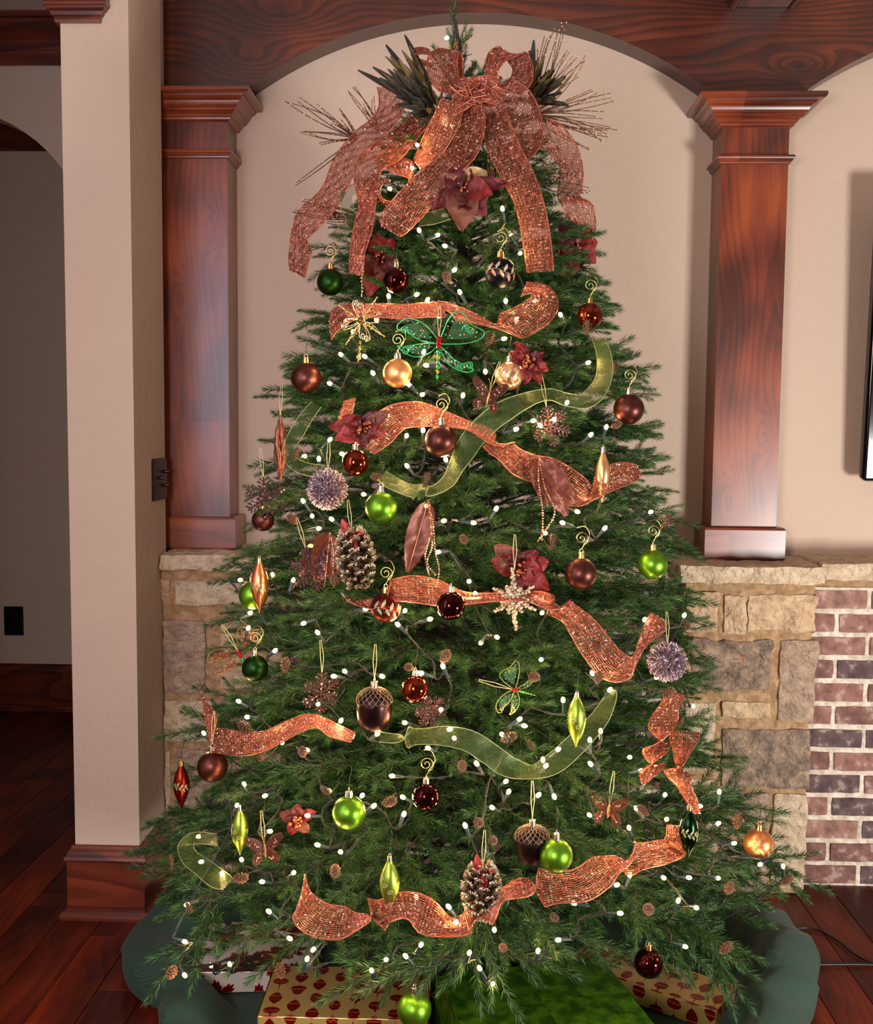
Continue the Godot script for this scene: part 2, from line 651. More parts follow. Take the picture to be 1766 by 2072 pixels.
func leaf_paper() -> ImageTexture:
	var n := 384
	var im := Image.create(n, n, false, Image.FORMAT_RGB8)
	var leaves := []
	for k in 26:
		leaves.append([rng.randf(), rng.randf(), rng.randf() * TAU, 0.11 + 0.05 * rng.randf(), rng.randf_range(5, 7.9), k % 4 == 3])
	for y in n:
		for x in n:
			var c := Color(0.86, 0.84, 0.80)
			for l in leaves:
				var dx: float = fposmod(float(x) / n - l[0] + 0.5, 1.0) - 0.5
				var dy: float = fposmod(float(y) / n - l[1] + 0.5, 1.0) - 0.5
				var d := sqrt(dx * dx + dy * dy)
				var a := atan2(dy, dx) + float(l[2])
				var lobes := floorf(l[4])
				var edge: float = l[3] * (0.45 + 0.55 * absf(cos(a * lobes / 2.0))) * (0.92 + 0.08 * cos(a * lobes * 5.0))
				if d < edge:
					c = Color(0.06, 0.10, 0.05) if l[5] else Color(0.45, 0.02, 0.025)
					if d < 0.02:
						c = Color(0.60, 0.42, 0.12)
					elif absf(sin(a * lobes / 2.0)) < 0.05:
						c = c.darkened(0.35)
			im.set_pixel(x, y, c)
	return ImageTexture.create_from_image(im)

func green_paper() -> ImageTexture:
	var n := 384
	var im := Image.create(n, n, false, Image.FORMAT_RGB8)
	var cloud := noise(201, 0.018, 4)
	var curl := noise(202, 0.05, 2)
	for y in n:
		for x in n:
			var t := cloud.get_noise_2d(x, y)
			var c := Color(0.14, 0.30, 0.04).lerp(Color(0.30, 0.50, 0.09), clampf(0.5 + t, 0, 1))
			var k := curl.get_noise_2d(x, y)
			if absf(k) < 0.022 and t > 0.05:
				c = Color(0.55, 0.48, 0.16)
			elif absf(k - 0.2) < 0.02 and t < -0.1:
				c = Color(0.05, 0.12, 0.02)
			im.set_pixel(x, y, c)
	return ImageTexture.create_from_image(im)


# ---------------------------------------------------------------- the room
func circle_through(a: Vector2, b: Vector2, c: Vector2) -> Vector3:   # centre x, centre y, radius
	var d := 2.0 * (a.x * (b.y - c.y) + b.x * (c.y - a.y) + c.x * (a.y - b.y))
	var ux := (a.length_squared() * (b.y - c.y) + b.length_squared() * (c.y - a.y) + c.length_squared() * (a.y - b.y)) / d
	var uy := (a.length_squared() * (c.x - b.x) + b.length_squared() * (a.x - c.x) + c.length_squared() * (b.x - a.x)) / d
	return Vector3(ux, uy, Vector2(ux, uy).distance_to(a))

func moulding(s: Shape, prof: Array, a: Vector3, b: Vector3, out: Vector3, mitre_a := 0.0, mitre_b := 0.0, caps := false, su := 2.0, sv := 0.25):
	var dir := (b - a).normalized()
	var run := 0.0
	var length := (b - a).length()
	var pa := []
	var pb := []
	for k in prof.size():
		pa.append(a + out * prof[k][0] + Vector3.UP * prof[k][1] - dir * prof[k][0] * mitre_a)
		pb.append(b + out * prof[k][0] + Vector3.UP * prof[k][1] + dir * prof[k][0] * mitre_b)
	for k in prof.size() - 1:
		var l: float = ((pa[k + 1] as Vector3) - (pa[k] as Vector3)).length()
		s.face([pa[k], pa[k + 1], pb[k + 1], pb[k]], [Vector2(0, run / sv), Vector2(0, (run + l) / sv), Vector2(length / su, (run + l) / sv), Vector2(length / su, run / sv)])
		run += l
	if caps:
		s.face(pa)
		pb.reverse()
		s.face(pb)

func square_stack(s: Shape, x0: float, x1: float, z0: float, z1: float, prof: Array, upright: bool, shift := 0.0):   # profile: (outset, height), top down, round four sides
	for side in 4:
		for k in prof.size() - 1:
			var q := []
			var t := []
			for e in [[k, 0], [k, 1], [k + 1, 1], [k + 1, 0]]:
				var o: float = prof[e[0]][0]
				var y: float = prof[e[0]][1]
				var c := [Vector2(x0 - o, z1 + o), Vector2(x1 + o, z1 + o), Vector2(x1 + o, z0 - o), Vector2(x0 - o, z0 - o)]
				var p: Vector2 = c[(side + e[1]) % 4]
				q.append(Vector3(p.x, y, p.y))
				var across := p.x if side % 2 == 0 else p.y
				t.append(Vector2(y / 1.5 + shift, (across - x0) / 0.30) if upright else Vector2(across / 1.5 + shift, (y + o) / 0.30))
			s.face(q, t)
	for e in [0, prof.size() - 1]:
		var o: float = prof[e][0]
		var y: float = prof[e][1]
		s.face([Vector3(x0 - o, y, z1 + o), Vector3(x0 - o, y, z0 - o), Vector3(x1 + o, y, z0 - o), Vector3(x1 + o, y, z1 + o)], [Vector2(x0 / 1.5, 0), Vector2(x0 / 1.5, 0.5), Vector2(x1 / 1.5, 0.5), Vector2(x1 / 1.5, 0)])

func build_room():
	var wall: Material = M["wall paint"]
	slab("wall_back", Vector3(-1.0, 0, -1.16), Vector3(3.7, 3.1, -1.0), wall, "beige painted wall behind the timber columns and the tree", "wall")
	slab("wall_right", Vector3(3.6, 0, -1.0), Vector3(3.75, 3.1, 5.1), wall, "beige painted wall at the right end of the room", "wall")
	slab("wall_front", Vector3(-4.1, 0, 5.0), Vector3(3.75, 3.1, 5.15), wall, "beige painted wall opposite the christmas tree", "wall")
	slab("wall_left", Vector3(-4.2, 0, -3.0), Vector3(-4.05, 3.1, 5.0), wall, "beige painted wall at the far left of the room", "wall")
	slab("wall_stub", Vector3(-1.168, 0, -0.77), Vector3(-0.972, 3.1, -0.46), wall, "end of a beige painted wall with wooden baseboard left of the tree", "wall")
	slab("wall_partition", Vector3(-1.168, 0, -2.75), Vector3(-1.0, 3.1, -0.77), wall, "beige partition between the two rooms, running back behind the wall end", "wall")
	slab("ceiling", Vector3(-4.2, 3.1, -3.0), Vector3(3.75, 3.22, 5.15), M["ceiling paint"], "plain pale ceiling above both rooms", "ceiling")
	slab("wall_light_blocker", Vector3(-1.65, 0, 0.55), Vector3(-1.5, 3.1, 5.0), wall, "unseen beige wall added left of the viewpoint to keep light out of the hall", "wall")  # unseen wall, added to block light and darken the left hall
	# baseboard of the wall end
	var prof := [[0.003, 0.222], [0.008, 0.219], [0.010, 0.212], [0.016, 0.206], [0.019, 0.196], [0.024, 0.19], [0.027, 0.182], [0.026, 0.176], [0.020, 0.173], [0.020, 0.024], [0.030, 0.024], [0.037, 0.017], [0.039, 0.008], [0.039, 0.0]]
	var s := Shape.new()
	moulding(s, prof, Vector3(-1.168, 0, -0.46), Vector3(-0.972, 0, -0.46), Vector3(0, 0, 1), 1.0, 1.0)
	moulding(s, prof, Vector3(-0.972, 0, -0.46), Vector3(-0.972, 0, -0.71), Vector3(1, 0, 0), 1.0, 0.0)
	moulding(s, prof, Vector3(-1.168, 0, -2.6), Vector3(-1.168, 0, -0.46), Vector3(-1, 0, 0), 0.0, 1.0)
	solo("baseboard_stub", s.mesh(), M["trim wood"], "stained wooden baseboard with moulded top round the foot of the beige wall end", "baseboard", Vector3.ZERO, "", "structure")
	# crown moulding that turns the corner of the wall end and stops
	var crown := [[0.0, 2.625], [0.010, 2.625], [0.013, 2.632], [0.013, 2.640], [0.018, 2.643], [0.022, 2.652], [0.030, 2.658], [0.031, 2.664], [0.036, 2.665], [0.037, 2.673], [0.034, 2.677], [0.036, 2.69], [0.046, 2.71], [0.062, 2.725], [0.075, 2.735], [0.078, 2.76], [0.0, 2.76]]
	s = Shape.new()
	moulding(s, crown, Vector3(-1.168, 0, -0.46), Vector3(-1.06, 0, -0.46), Vector3(0, 0, 1), 1.0, 1.0, true)
	moulding(s, crown, Vector3(-1.168, 0, -2.6), Vector3(-1.168, 0, -0.46), Vector3(-1, 0, 0), 0.0, 1.0)
	moulding(s, crown, Vector3(-1.06, 0, -0.46), Vector3(-1.06, 0, -0.47), Vector3(1, 0, 0), 1.0, 0.0)
	solo("trim_1", s.mesh(), M["trim wood"], "brown crown moulding at the top of the beige wall end", "moulding", Vector3.ZERO, "", "structure")

func build_left_room():
	var wall: Material = M["wall paint"]
	var z := -1.7
	var c := circle_through(Vector2(-1.902, 2.719), Vector2(-1.782, 2.651), Vector2(-1.647, 2.514))
	var poly := PackedVector2Array([Vector2(-4.05, 0), Vector2(-4.05, 3.1), Vector2(-1.168, 3.1), Vector2(-1.168, 0)])
	var xr := minf(c.x + c.z, -1.2)
	poly.append(Vector2(xr, 0))
	for k in 33:
		var a := PI * k / 32.0
		var p := Vector2(c.x + cos(a) * c.z, c.y + sin(a) * c.z)
		if p.x <= xr and p.x > -4.0:
			poly.append(p)
	poly.append(Vector2(maxf(c.x - c.z, -3.9), 0))
	var s := Shape.new()
	s.plate(poly, z - 0.14, z)
	solo("wall_arch", s.mesh(), wall, "beige wall with an arched opening, seen left of the wall end", "wall", Vector3.ZERO, "", "structure")
	slab("wall_hall", Vector3(-4.05, 0, -2.9), Vector3(-1.0, 3.1, -2.75), wall, "dim wall of the hall beyond the arched opening", "wall")
	var crown := [[0.0, 2.925], [0.012, 2.925], [0.016, 2.945], [0.026, 2.965], [0.028, 2.975], [0.032, 2.977], [0.034, 2.985], [0.045, 3.01], [0.07, 3.045], [0.10, 3.06], [0.10, 3.075], [0.11, 3.078], [0.11, 3.1]]
	s = Shape.new()
	moulding(s, crown, Vector3(-4.05, 0, z), Vector3(-1.168, 0, z), Vector3(0, 0, 1))
	solo("trim_2", s.mesh(), M["trim wood"], "brown crown moulding along the ceiling above the arched opening", "moulding", Vector3.ZERO, "", "structure")
	s = Shape.new()
	var hall := [[0.0, 2.86], [0.015, 2.86], [0.02, 2.9], [0.06, 2.98], [0.10, 3.04], [0.11, 3.1]]
	moulding(s, hall, Vector3(-4.05, 0, -2.75), Vector3(-1.168, 0, -2.75), Vector3(0, 0, 1))
	solo("trim_3", s.mesh(), M["trim wood"], "dark crown moulding in the hall, seen under the arch", "moulding", Vector3.ZERO, "", "structure")
	s = Shape.new()
	var base := [[0.002, 0.245], [0.012, 0.235], [0.02, 0.21], [0.018, 0.2], [0.018, 0.03], [0.035, 0.028], [0.038, 0.0]]
	moulding(s, base, Vector3(-4.05, 0, -2.75), Vector3(-1.168, 0, -2.75), Vector3(0, 0, 1))
	solo("baseboard_hall", s.mesh(), M["trim wood"], "dark wooden baseboard along the dim hall wall", "baseboard", Vector3.ZERO, "", "structure")

func column(x0: float, x1: float, y0: float, y_base: float, y_collar: float, y_cap: float, y_top: float, label: String, shift: float):
	var z1 := -0.86
	var z0 := -1.0
	var o := thing("column", label, "column", Vector3.ZERO, "", "structure")
	var s := Shape.new()
	square_stack(s, x0, x1, z0, z1, [[0.0, y_top], [0.0, y_base - 0.01]], true, shift)
	part("shaft", s.mesh(), M["column wood"], o)
	s = Shape.new()
	square_stack(s, x0, x1, z0, z1, [[0.017, y_base], [0.0225, y_base - 0.003], [0.025, y_base - 0.009], [0.025, y0 + 0.004], [0.022, y0]], false, shift)
	part("plinth", s.mesh(), M["column wood"], o)
	s = Shape.new()
	var c := y_collar
	square_stack(s, x0, x1, z0, z1, [[0.0, c], [0.013, c], [0.0165, c - 0.003], [0.0175, c - 0.008], [0.0155, c - 0.012], [0.011, c - 0.015], [0.011, c - 0.018], [0.007, c - 0.021], [0.006, c - 0.026], [0.0, c - 0.028]], false, shift)
	part("collar", s.mesh(), M["column wood"], o)
	s = Shape.new()
	var h := y_top - y_cap
	var prof := []
	for q in [[0.07, 0.0], [0.088, 0.0], [0.089, -0.02], [0.089, -0.13], [0.084, -0.19], [0.066, -0.20], [0.066, -0.25], [0.064, -0.27], [0.061, -0.31], [0.053, -0.36], [0.050, -0.39], [0.049, -0.43], [0.046, -0.50], [0.041, -0.57], [0.036, -0.60], [0.036, -0.66], [0.032, -0.69], [0.024, -0.74], [0.020, -0.79], [0.020, -0.84], [0.013, -0.87], [0.012, -0.94], [0.006, -0.98], [0.0, -1.0]]:
		prof.append([q[0], y_top + q[1] * h])
	square_stack(s, x0, x1, z0, z1, prof, false, shift)
	part("capital", s.mesh(), M["column wood"], o)

func build_columns():
	column(-0.996, -0.784, 1.081, 1.188, 2.378, 2.466, 2.552, "dark stained timber column with moulded capital, left of the tree beside the wall end", 0.0)
	column(0.803, 1.013, 1.067, 1.173, 2.360, 2.445, 2.533, "reddish timber column with moulded capital, right of the tree beside the television", 0.43)
	# the beam, with an arch between the columns and another that starts on the right
	var z := -0.90
	var a := Vector2(-0.722, 2.59)
	var b := Vector2(0.767, 2.575)
	var c := circle_through(a, Vector2(0.029, 2.820), b)
	var poly := PackedVector2Array([Vector2(-1.0, 3.1), Vector2(-1.0, 2.54), Vector2(-0.75, 2.54)])
	var ang0 := atan2(a.y - c.y, a.x - c.x)
	var ang1 := atan2(b.y - c.y, b.x - c.x)
	for k in 49:
		var t := lerpf(ang0, ang1, k / 48.0)
		poly.append(Vector2(c.x, c.y) + Vector2(cos(t), sin(t)) * c.z)
	poly.append(Vector2(0.80, 2.52))
	poly.append(Vector2(1.04, 2.52))
	var shift := 1.08 - a.x
	for k in 49:
		var t := lerpf(ang0, ang1, k / 48.0)
		poly.append(Vector2(c.x + shift, c.y - 0.012) + Vector2(cos(t), sin(t)) * c.z)
	poly.append(Vector2(2.62, 2.52))
	poly.append(Vector2(2.62, 3.1))
	var s := Shape.new()
	s.plate(poly, -1.0, z)
	var m: StandardMaterial3D = M["beam wood"]
	m.uv1_scale = Vector3(1.0 / 2.9, -1.0 / 0.62, 1)
	m.uv1_offset = Vector3(1.05 / 2.9, 1.0 + 2.53 / 0.62, 0)
	solo("beam", s.mesh(), m, "dark knotty timber beam cut into arches above the tree", "beam", Vector3.ZERO, "", "structure")
	var o := thing("ceiling_beam", "dark timber ceiling beam running forward above the right column", "beam", Vector3.ZERO, "", "structure")
	s = Shape.new()
	s.box(Vector3(0.17, 0.27, 3.2), 0.006, between(Vector3(0.84, 2.83, -0.9), Vector3(1.01, 3.1, 2.3)))
	part("board", s.mesh(), M["trim wood"], o)
	for x in [0.832, 1.018]:
		s = Shape.new()
		s.box(Vector3(0.022, 0.05, 3.2), 0.006, between(Vector3(x - 0.011, 2.822, -0.9), Vector3(x + 0.011, 2.872, 2.3)))
		part("edge_strip", s.mesh(), M["trim wood"], o)

# A stone or brick: a rounded block without a back, its faces broken by noise. Rows of points across x, y and z.
func rough_block(size: Vector3, nx: int, ny: int, nz: int, edge: float, amp: float, freq: float, seed_: int, chisel := 0.0) -> ArrayMesh:
	var n := noise(seed_, freq, 4)
	var h := size / 2.0
	var s := Shape.new()
	var e := minf(edge, minf(h.x, minf(h.y, h.z)) * 0.8)
	for f in [[2, 1.0], [0, 1.0], [0, -1.0], [1, 1.0], [1, -1.0]]:
		var ax: int = f[0]
		var u := (ax + 1) % 3
		var w := (ax + 2) % 3
		var cu: int = [nx, ny, nz][u]
		var cw: int = [nx, ny, nz][w]
		var rows := []
		for j in cw + 1:
			var line := []
			for i in cu + 1:
				var p := Vector3.ZERO
				p[ax] = f[1] * h[ax]
				p[u] = lerpf(-h[u], h[u], float(i) / cu)
				p[w] = lerpf(-h[w], h[w], float(j) / cw)
				var q := p.clamp(-h + Vector3.ONE * e, h - Vector3.ONE * e)
				var d := (p - q).normalized()
				var push := n.get_noise_3dv(p * 1.0) * amp
				if chisel > 0.0:
					push += (absf(n.get_noise_3d(p.x * 0.5 + 3.0, p.y * 0.7, p.z) * 2.0) - 0.4) * chisel
				var out := q + d * e + d * push
				if p.z < -h.z + 0.001:
					out.z = -h.z
				line.append(out)
			rows.append(line)
		if f[1] > 0:
			for line in rows:
				line.reverse()
		s.sheet(rows)
	return s.mesh()

func brick_panel(o: Node3D, x0: float, x1: float, first: float):
	var pitch := 0.986 / 13.0
	var sizes := []
	for v in 3:
		for length in [0.188, 0.074]:
			sizes.append(rough_block(Vector3(length, 0.061, 0.05), 6 if length > 0.1 else 3, 3, 1, 0.004, 0.0035, 18.0, 300 + v))
	for row in 13:
		var y := 0.986 - pitch * (row + 0.5)
		var x := x0 - (first if row % 2 == 0 else first + 0.101)
		while x < x1 - 0.02:
			var lo := maxf(x, x0)
			var hi := minf(x + 0.188, x1)
			if hi - lo > 0.035:
				var whole := hi - lo > 0.16
				var mesh: ArrayMesh = sizes[rng.randi_range(0, 2) * 2 + (0 if hi - lo > 0.11 else 1)]
				var base := 0.188 if hi - lo > 0.11 else 0.074
				var tone: int = [0, 0, 1, 1, 3, 2][rng.randi_range(0, 5)]
				if whole and row % 3 == 0 and rng.randf() < 0.4:
					tone = 2
				part("brick", mesh, M["brick %d" % tone], o, Transform3D(Basis.from_euler(Vector3(0, rng.randf_range(-0.012, 0.012), rng.randf_range(-0.008, 0.008))).scaled(Vector3((hi - lo) / base, 1, 1)), Vector3((lo + hi) / 2.0, y + rng.randf_range(-0.001, 0.001), -0.79 - 0.025 + rng.randf_range(-0.002, 0.002))))
			x += 0.202

func stone(o: Node3D, r: Array, z: float, tone: String, seed_: int, chisel := 0.008):   # r: left, top, right, bottom in the photograph
	var a := on_z(r[0], r[1], z)
	var b := on_z(r[2], r[3], z)
	var size := Vector3(absf(b.x - a.x), absf(a.y - b.y), 0.07)
	var nx := clampi(roundi(size.x / 0.007), 6, 36)
	var ny := clampi(roundi(size.y / 0.007), 6, 36)
	part("stone", rough_block(size, nx, ny, 2, 0.007, 0.005, 9.0, seed_, chisel), M[tone], o, Transform3D(Basis.from_euler(Vector3(0, 0, rng.randf_range(-0.008, 0.008))), Vector3((a.x + b.x) / 2.0, (a.y + b.y) / 2.0, z - 0.035)))

func coping(o: Node3D, lo: Vector3, hi: Vector3, tone: String, seed_: int):
	part("coping_stone", rough_block(hi - lo, clampi(roundi((hi.x - lo.x) / 0.009), 6, 56), 7, 12, 0.006, 0.004, 10.0, seed_, 0.008), M[tone], o, between(lo, hi))

func build_masonry():
	var o := thing("wall_brick", "low wall of brown bricks with pale mortar, between and beyond the stone piers", "brick wall", Vector3.ZERO, "", "structure")
	for x in [[-0.57, 0.69, 0.05], [1.10, 1.80, 0.0]]:
		part("mortar", box_mesh(Vector3(x[1] - x[0], 0.99, 0.2)), M["white mortar"], o, between(Vector3(x[0], 0, -0.997), Vector3(x[1], 0.99, -0.797)))
		brick_panel(o, x[0] + 0.004, x[1], x[2])
		part("mortar_bed", box_mesh(Vector3(x[1] - x[0], 0.028, 0.2), 0.006), M["sand mortar"], o, between(Vector3(x[0], 0.987, -0.99), Vector3(x[1], 1.016, -0.783)))
	var x := -0.55
	for w in [0.36, 0.47, 0.38]:
		coping(o, Vector3(x, 1.014, -0.997), Vector3(x + w, 1.069, -0.747), "pale stone", 400 + int(w * 100))
		x += w + 0.008
	coping(o, Vector3(1.128, 1.014, -0.997), Vector3(1.80, 1.071, -0.747), "pale stone", 431)

	o = thing("stone_pier", "stone pier of buff and grey blocks with a thick cap, under the right column", "stone pier", Vector3.ZERO, "", "structure")
	part("mortar", rough_block(Vector3(0.41, 1.0, 0.28), 20, 40, 6, 0.012, 0.006, 14.0, 450), M["sand mortar"], o, between(Vector3(0.69, 0.0, -0.998), Vector3(1.10, 1.0, -0.722)))
	part("mortar_bed", rough_block(Vector3(0.405, 0.03, 0.3), 20, 3, 4, 0.006, 0.003, 14.0, 451), M["sand mortar"], o, between(Vector3(0.693, 0.985, -0.997), Vector3(1.098, 1.013, -0.712)))
	var rows := [[1389, 1200, 1453, 1278, "buff stone"], [1465, 1204, 1508, 1284, "buff stone"], [1514, 1201, 1652, 1281, "buff stone"], [1398, 1294, 1561, 1401, "grey stone"], [1578, 1296, 1649, 1462, "mottled stone"], [1462, 1420, 1560, 1456, "buff stone"],
		[1386, 1420, 1445, 1560, "pale stone"], [1462, 1474, 1637, 1597, "grey stone"], [1384, 1575, 1447, 1690, "buff stone"], [1565, 1606, 1628, 1802, "pale stone"], [1460, 1607, 1552, 1690, "mottled stone"], [1384, 1704, 1552, 1802, "mottled stone"]]
	for k in rows.size():
		stone(o, rows[k], -0.71, rows[k][4], 500 + k, 0.022 if k in [2, 3] else 0.010)
	coping(o, Vector3(0.672, 1.010, -0.997), Vector3(1.122, 1.066, -0.68), "pale stone", 460)

	o = thing("stone_pier", "stone pier of grey and buff blocks with a thick cap, under the left column beside the wall end", "stone pier", Vector3.ZERO, "", "structure")
	part("mortar", rough_block(Vector3(0.40, 1.02, 0.28), 20, 40, 6, 0.012, 0.006, 14.0, 452), M["sand mortar"], o, between(Vector3(-0.972, 0.0, -0.998), Vector3(-0.572, 1.02, -0.722)))
	part("mortar_bed", rough_block(Vector3(0.395, 0.04, 0.3), 20, 3, 4, 0.006, 0.003, 14.0, 453), M["sand mortar"], o, between(Vector3(-0.97, 0.995, -0.997), Vector3(-0.575, 1.03, -0.712)))
	rows = [[324, 1170, 344, 1218, "buff stone"], [352, 1170, 490, 1226, "pale stone"], [504, 1172, 578, 1228, "buff stone"], [327, 1256, 416, 1404, "mottled stone"], [446, 1252, 574, 1396, "buff stone"], [331, 1418, 430, 1504, "pale stone"], [444, 1412, 572, 1500, "mottled stone"],
		[331, 1520, 346, 1640, "pale stone"], [357, 1516, 470, 1730, "mottled stone"], [484, 1516, 570, 1640, "buff stone"], [334, 1652, 346, 1790, "buff stone"], [484, 1656, 570, 1790, "grey stone"], [358, 1744, 470, 1796, "buff stone"]]
	for k in rows.size():
		stone(o, rows[k], -0.71, rows[k][4], 530 + k)
	coping(o, Vector3(-0.968, 1.030, -0.997), Vector3(-0.556, 1.081, -0.68), "pale stone", 461)

func build_floor():
	var o := thing("floor", "dark reddish brown hardwood floor of long boards", "floor", Vector3.ZERO, "", "structure")
	part("underfloor", box_mesh(Vector3(7.95, 0.1, 8.15)), M["floor board 2"], o, between(Vector3(-4.2, -0.113, -3.0), Vector3(3.75, -0.013, 5.15)))
	var w := 0.127
	var row := 0
	var x := -2.86
	while x < 1.95:
		var z := -2.75 if x < -1.16 else -0.99
		z -= rng.randf() * 0.9
		while z < 0.95:
			var length := rng.randf_range(0.75, 1.55)
			var lo := maxf(z, -2.75 if x < -1.16 else -0.99)
			if z + length - lo > 0.1:
				var s := Shape.new()
				var size := Vector3(w - 0.0016, 0.015, z + length - lo - 0.0016)
				s.box(size, 0.0016)
				var off := Vector2(rng.randf(), rng.randf())
				for k in s.v.size():
					s.uv[k] = Vector2(s.v[k].z / 2.4, s.v[k].x / 0.5) + off
				part("floor_board", s.mesh(), M["floor board %d" % [0, 0, 1, 1, 2, 3][rng.randi_range(0, 5)]], o, Transform3D(Basis(), Vector3(x + w / 2.0, -0.0078 + rng.randf_range(-0.0003, 0.0003), (lo + z + length) / 2.0)))
			z += length
		x += w
		row += 1


# ---------------------------------------------------------------- fittings
func build_fittings():
	var o := thing("television", "large black flat television on the wall, only its left edge in view", "television", Vector3(2.115, 1.80, -0.895))
	o.rotation.x = deg_to_rad(3.0)
	part("body", box_mesh(Vector3(1.63, 0.95, 0.05), 0.012), M["black plastic"], o)
	part("screen", box_mesh(Vector3(1.56, 0.87, 0.004), 0.001), M["black plastic"], o, Transform3D(Basis(), Vector3(0, 0.01, 0.0245)))
	part("wall_bracket", box_mesh(Vector3(0.5, 0.3, 0.055), 0.01), M["dark bronze"], o, Transform3D(Basis(), Vector3(0, 0, -0.052)))
	# switches on the side of the wall end
	o = thing("switch_plate", "dark bronze switch plate with toggles on the side of the wall end", "light switch", Vector3(-0.972, 1.318, -0.697))
	part("plate", box_mesh(Vector3(0.007, 0.132, 0.146), 0.003), M["dark bronze"], o, Transform3D(Basis(), Vector3(0.003, 0, 0)))
	for t in [[0.022, -0.045], [0.004, 0.002], [-0.022, -0.045]]:
		var s := Shape.new()
		s.tube([Vector3(0.005, t[0], t[1]), Vector3(0.013, t[0], t[1]), Vector3(0.020, t[0] + 0.003, t[1])], [0.006, 0.0055, 0.0035], 10)
		part("toggle", s.mesh(), M["black insert"], o)
	# socket in the hall
	o = thing("wall_outlet", "dark wall outlet plate low on the dim hall wall", "outlet", Vector3(-2.357, 0.47, -2.75))
	part("plate", box_mesh(Vector3(0.102, 0.152, 0.008), 0.003), M["dark bronze"], o, Transform3D(Basis(), Vector3(0, 0, 0.004)))
	for y in [0.026, -0.026]:
		var s := Shape.new()
		s.box(Vector3(0.034, 0.034, 0.004), 0.0018, Transform3D(Basis(), Vector3(0, y, 0.009)))
		var r := part("receptacle", s.mesh(), M["black insert"], o)
		for x in [-0.007, 0.007]:
			part("slot", box_mesh(Vector3(0.002, 0.009, 0.0016)), M["screw"], r, Transform3D(Basis(), Vector3(x, y + 0.003, 0.0108)))
	part("screw_head", box_mesh(Vector3(0.005, 0.005, 0.002), 0.0009), M["screw"], o, Transform3D(Basis(), Vector3(0, 0, 0.009)))
	# cord on the floor
	var pts := []
	for q in [[1500, 1925], [1545, 1910], [1578, 1889], [1612, 1879], [1650, 1881], [1690, 1902], [1730, 1932], [1790, 1960], [1900, 1990], [1960, 1975], [1900, 1955], [1800, 1954], [1740, 1952], [1700, 1952], [1640, 1952], [1560, 1946], [1480, 1935]]:
		pts.append(on_floor(q[0], q[1], 0.0045 if q[0] < 1790 else 0.012 if q[1] > 1970 else 0.0045))
	var path := smooth_path(pts, 8)
	var s := Shape.new()
	for side in [-0.0016, 0.0016]:
		var line := []
		for p in path:
			line.append(p + Vector3(0, absf(side), side))
		s.tube(line, 0.003, 6)
	solo("power_cord", s.mesh(), M["brown cord"], "thin brown power cord looping over the floor right of the green skirt", "cord")
	build_skirt()

func build_skirt():
	# green cloth lying round the tree's foot, its edge rolled and bunched
	var edge := [[0.0, 0.93], [0.22, 0.96], [0.42, 1.03], [0.62, 1.02], [0.95, 0.86], [1.57, 0.62], [2.2, 0.84], [2.62, 0.98], [2.86, 0.99], [3.05, 0.88], [3.3, 0.76], [3.7, 0.74], [4.4, 0.72], [5.1, 0.74], [5.8, 0.82], [6.10, 0.87], [TAU, 0.93]]
	var fold := noise(610, 1.0, 2)
	var rows := []
	var na := 180
	var nt := 34
	for j in nt + 1:
		var t := float(j) / nt
		var ring := []
		for i in na:
			var a := TAU * i / na   # from +x towards -z
			var r := 0.0
			for k in edge.size() - 1:
				if a >= edge[k][0] and a <= edge[k + 1][0]:
					var q: float = smoothstep(edge[k][0], edge[k + 1][0], a)
					r = lerpf(edge[k][1], edge[k + 1][1], q)
			r += fold.get_noise_2d(cos(a) * 2.2, sin(a) * 2.2) * 0.05
			var bunch := 0.55 + 0.45 * fold.get_noise_2d(cos(a) * 1.7 + 9.0, sin(a) * 1.7)
			var right := exp(-pow(absf(angle_difference(a, -0.05)) / 0.55, 2.0))
			var left := exp(-pow(absf(angle_difference(a, 3.0)) / 0.45, 2.0))
			var front := exp(-pow(absf(angle_difference(a, 4.0)) / 0.55, 2.0))
			var tall := 0.055 * bunch + 0.13 * right + 0.085 * left + 0.06 * front
			# the roll near the edge
			var y := 0.012 + 0.006 * fold.get_noise_2d(cos(a) * 6.0 * t, sin(a) * 6.0 * t)
			var rr := r * t
			var roll := smoothstep(0.72, 0.87, t)
			if t > 0.87:
				var w := (t - 0.87) / 0.13   # over the top of the roll and back under
				var th := w * PI * 0.95
				y += tall * (0.5 + 0.5 * cos(th)) if w > 0.0 else tall
				rr = r * 0.87 + (r * 0.13) * sin(minf(th, PI * 0.5) ) * 1.0 - (0.03 * maxf(0.0, w - 0.55))
			else:
				y += tall * roll
			# long soft folds running round the roll
			var ridge := (sin(a * 7.0 + t * 9.0 + 4.0 * fold.get_noise_2d(a, t * 2.0)) * 0.016 + sin(a * 17.0 - t * 14.0 + 5.0 * fold.get_noise_2d(a + 5.0, t * 3.0)) * 0.007) * roll * (1.0 if t < 0.95 else (1.0 - t) / 0.05)
			y = maxf(0.006 + 0.002 * (1.0 - t), y + ridge)
			ring.append(Vector3(cos(a) * rr, y, -sin(a) * rr))
		rows.append(ring)
	var s := Shape.new()
	s.sheet(rows, true)
	for k in s.v.size():
		s.uv[k] = Vector2(s.v[k].x, s.v[k].z + s.v[k].y) * 14.0
	solo("tree_skirt", s.mesh(), M["green burlap"], "dark green burlap cloth bunched on the floor round the foot of the tree", "tree skirt")


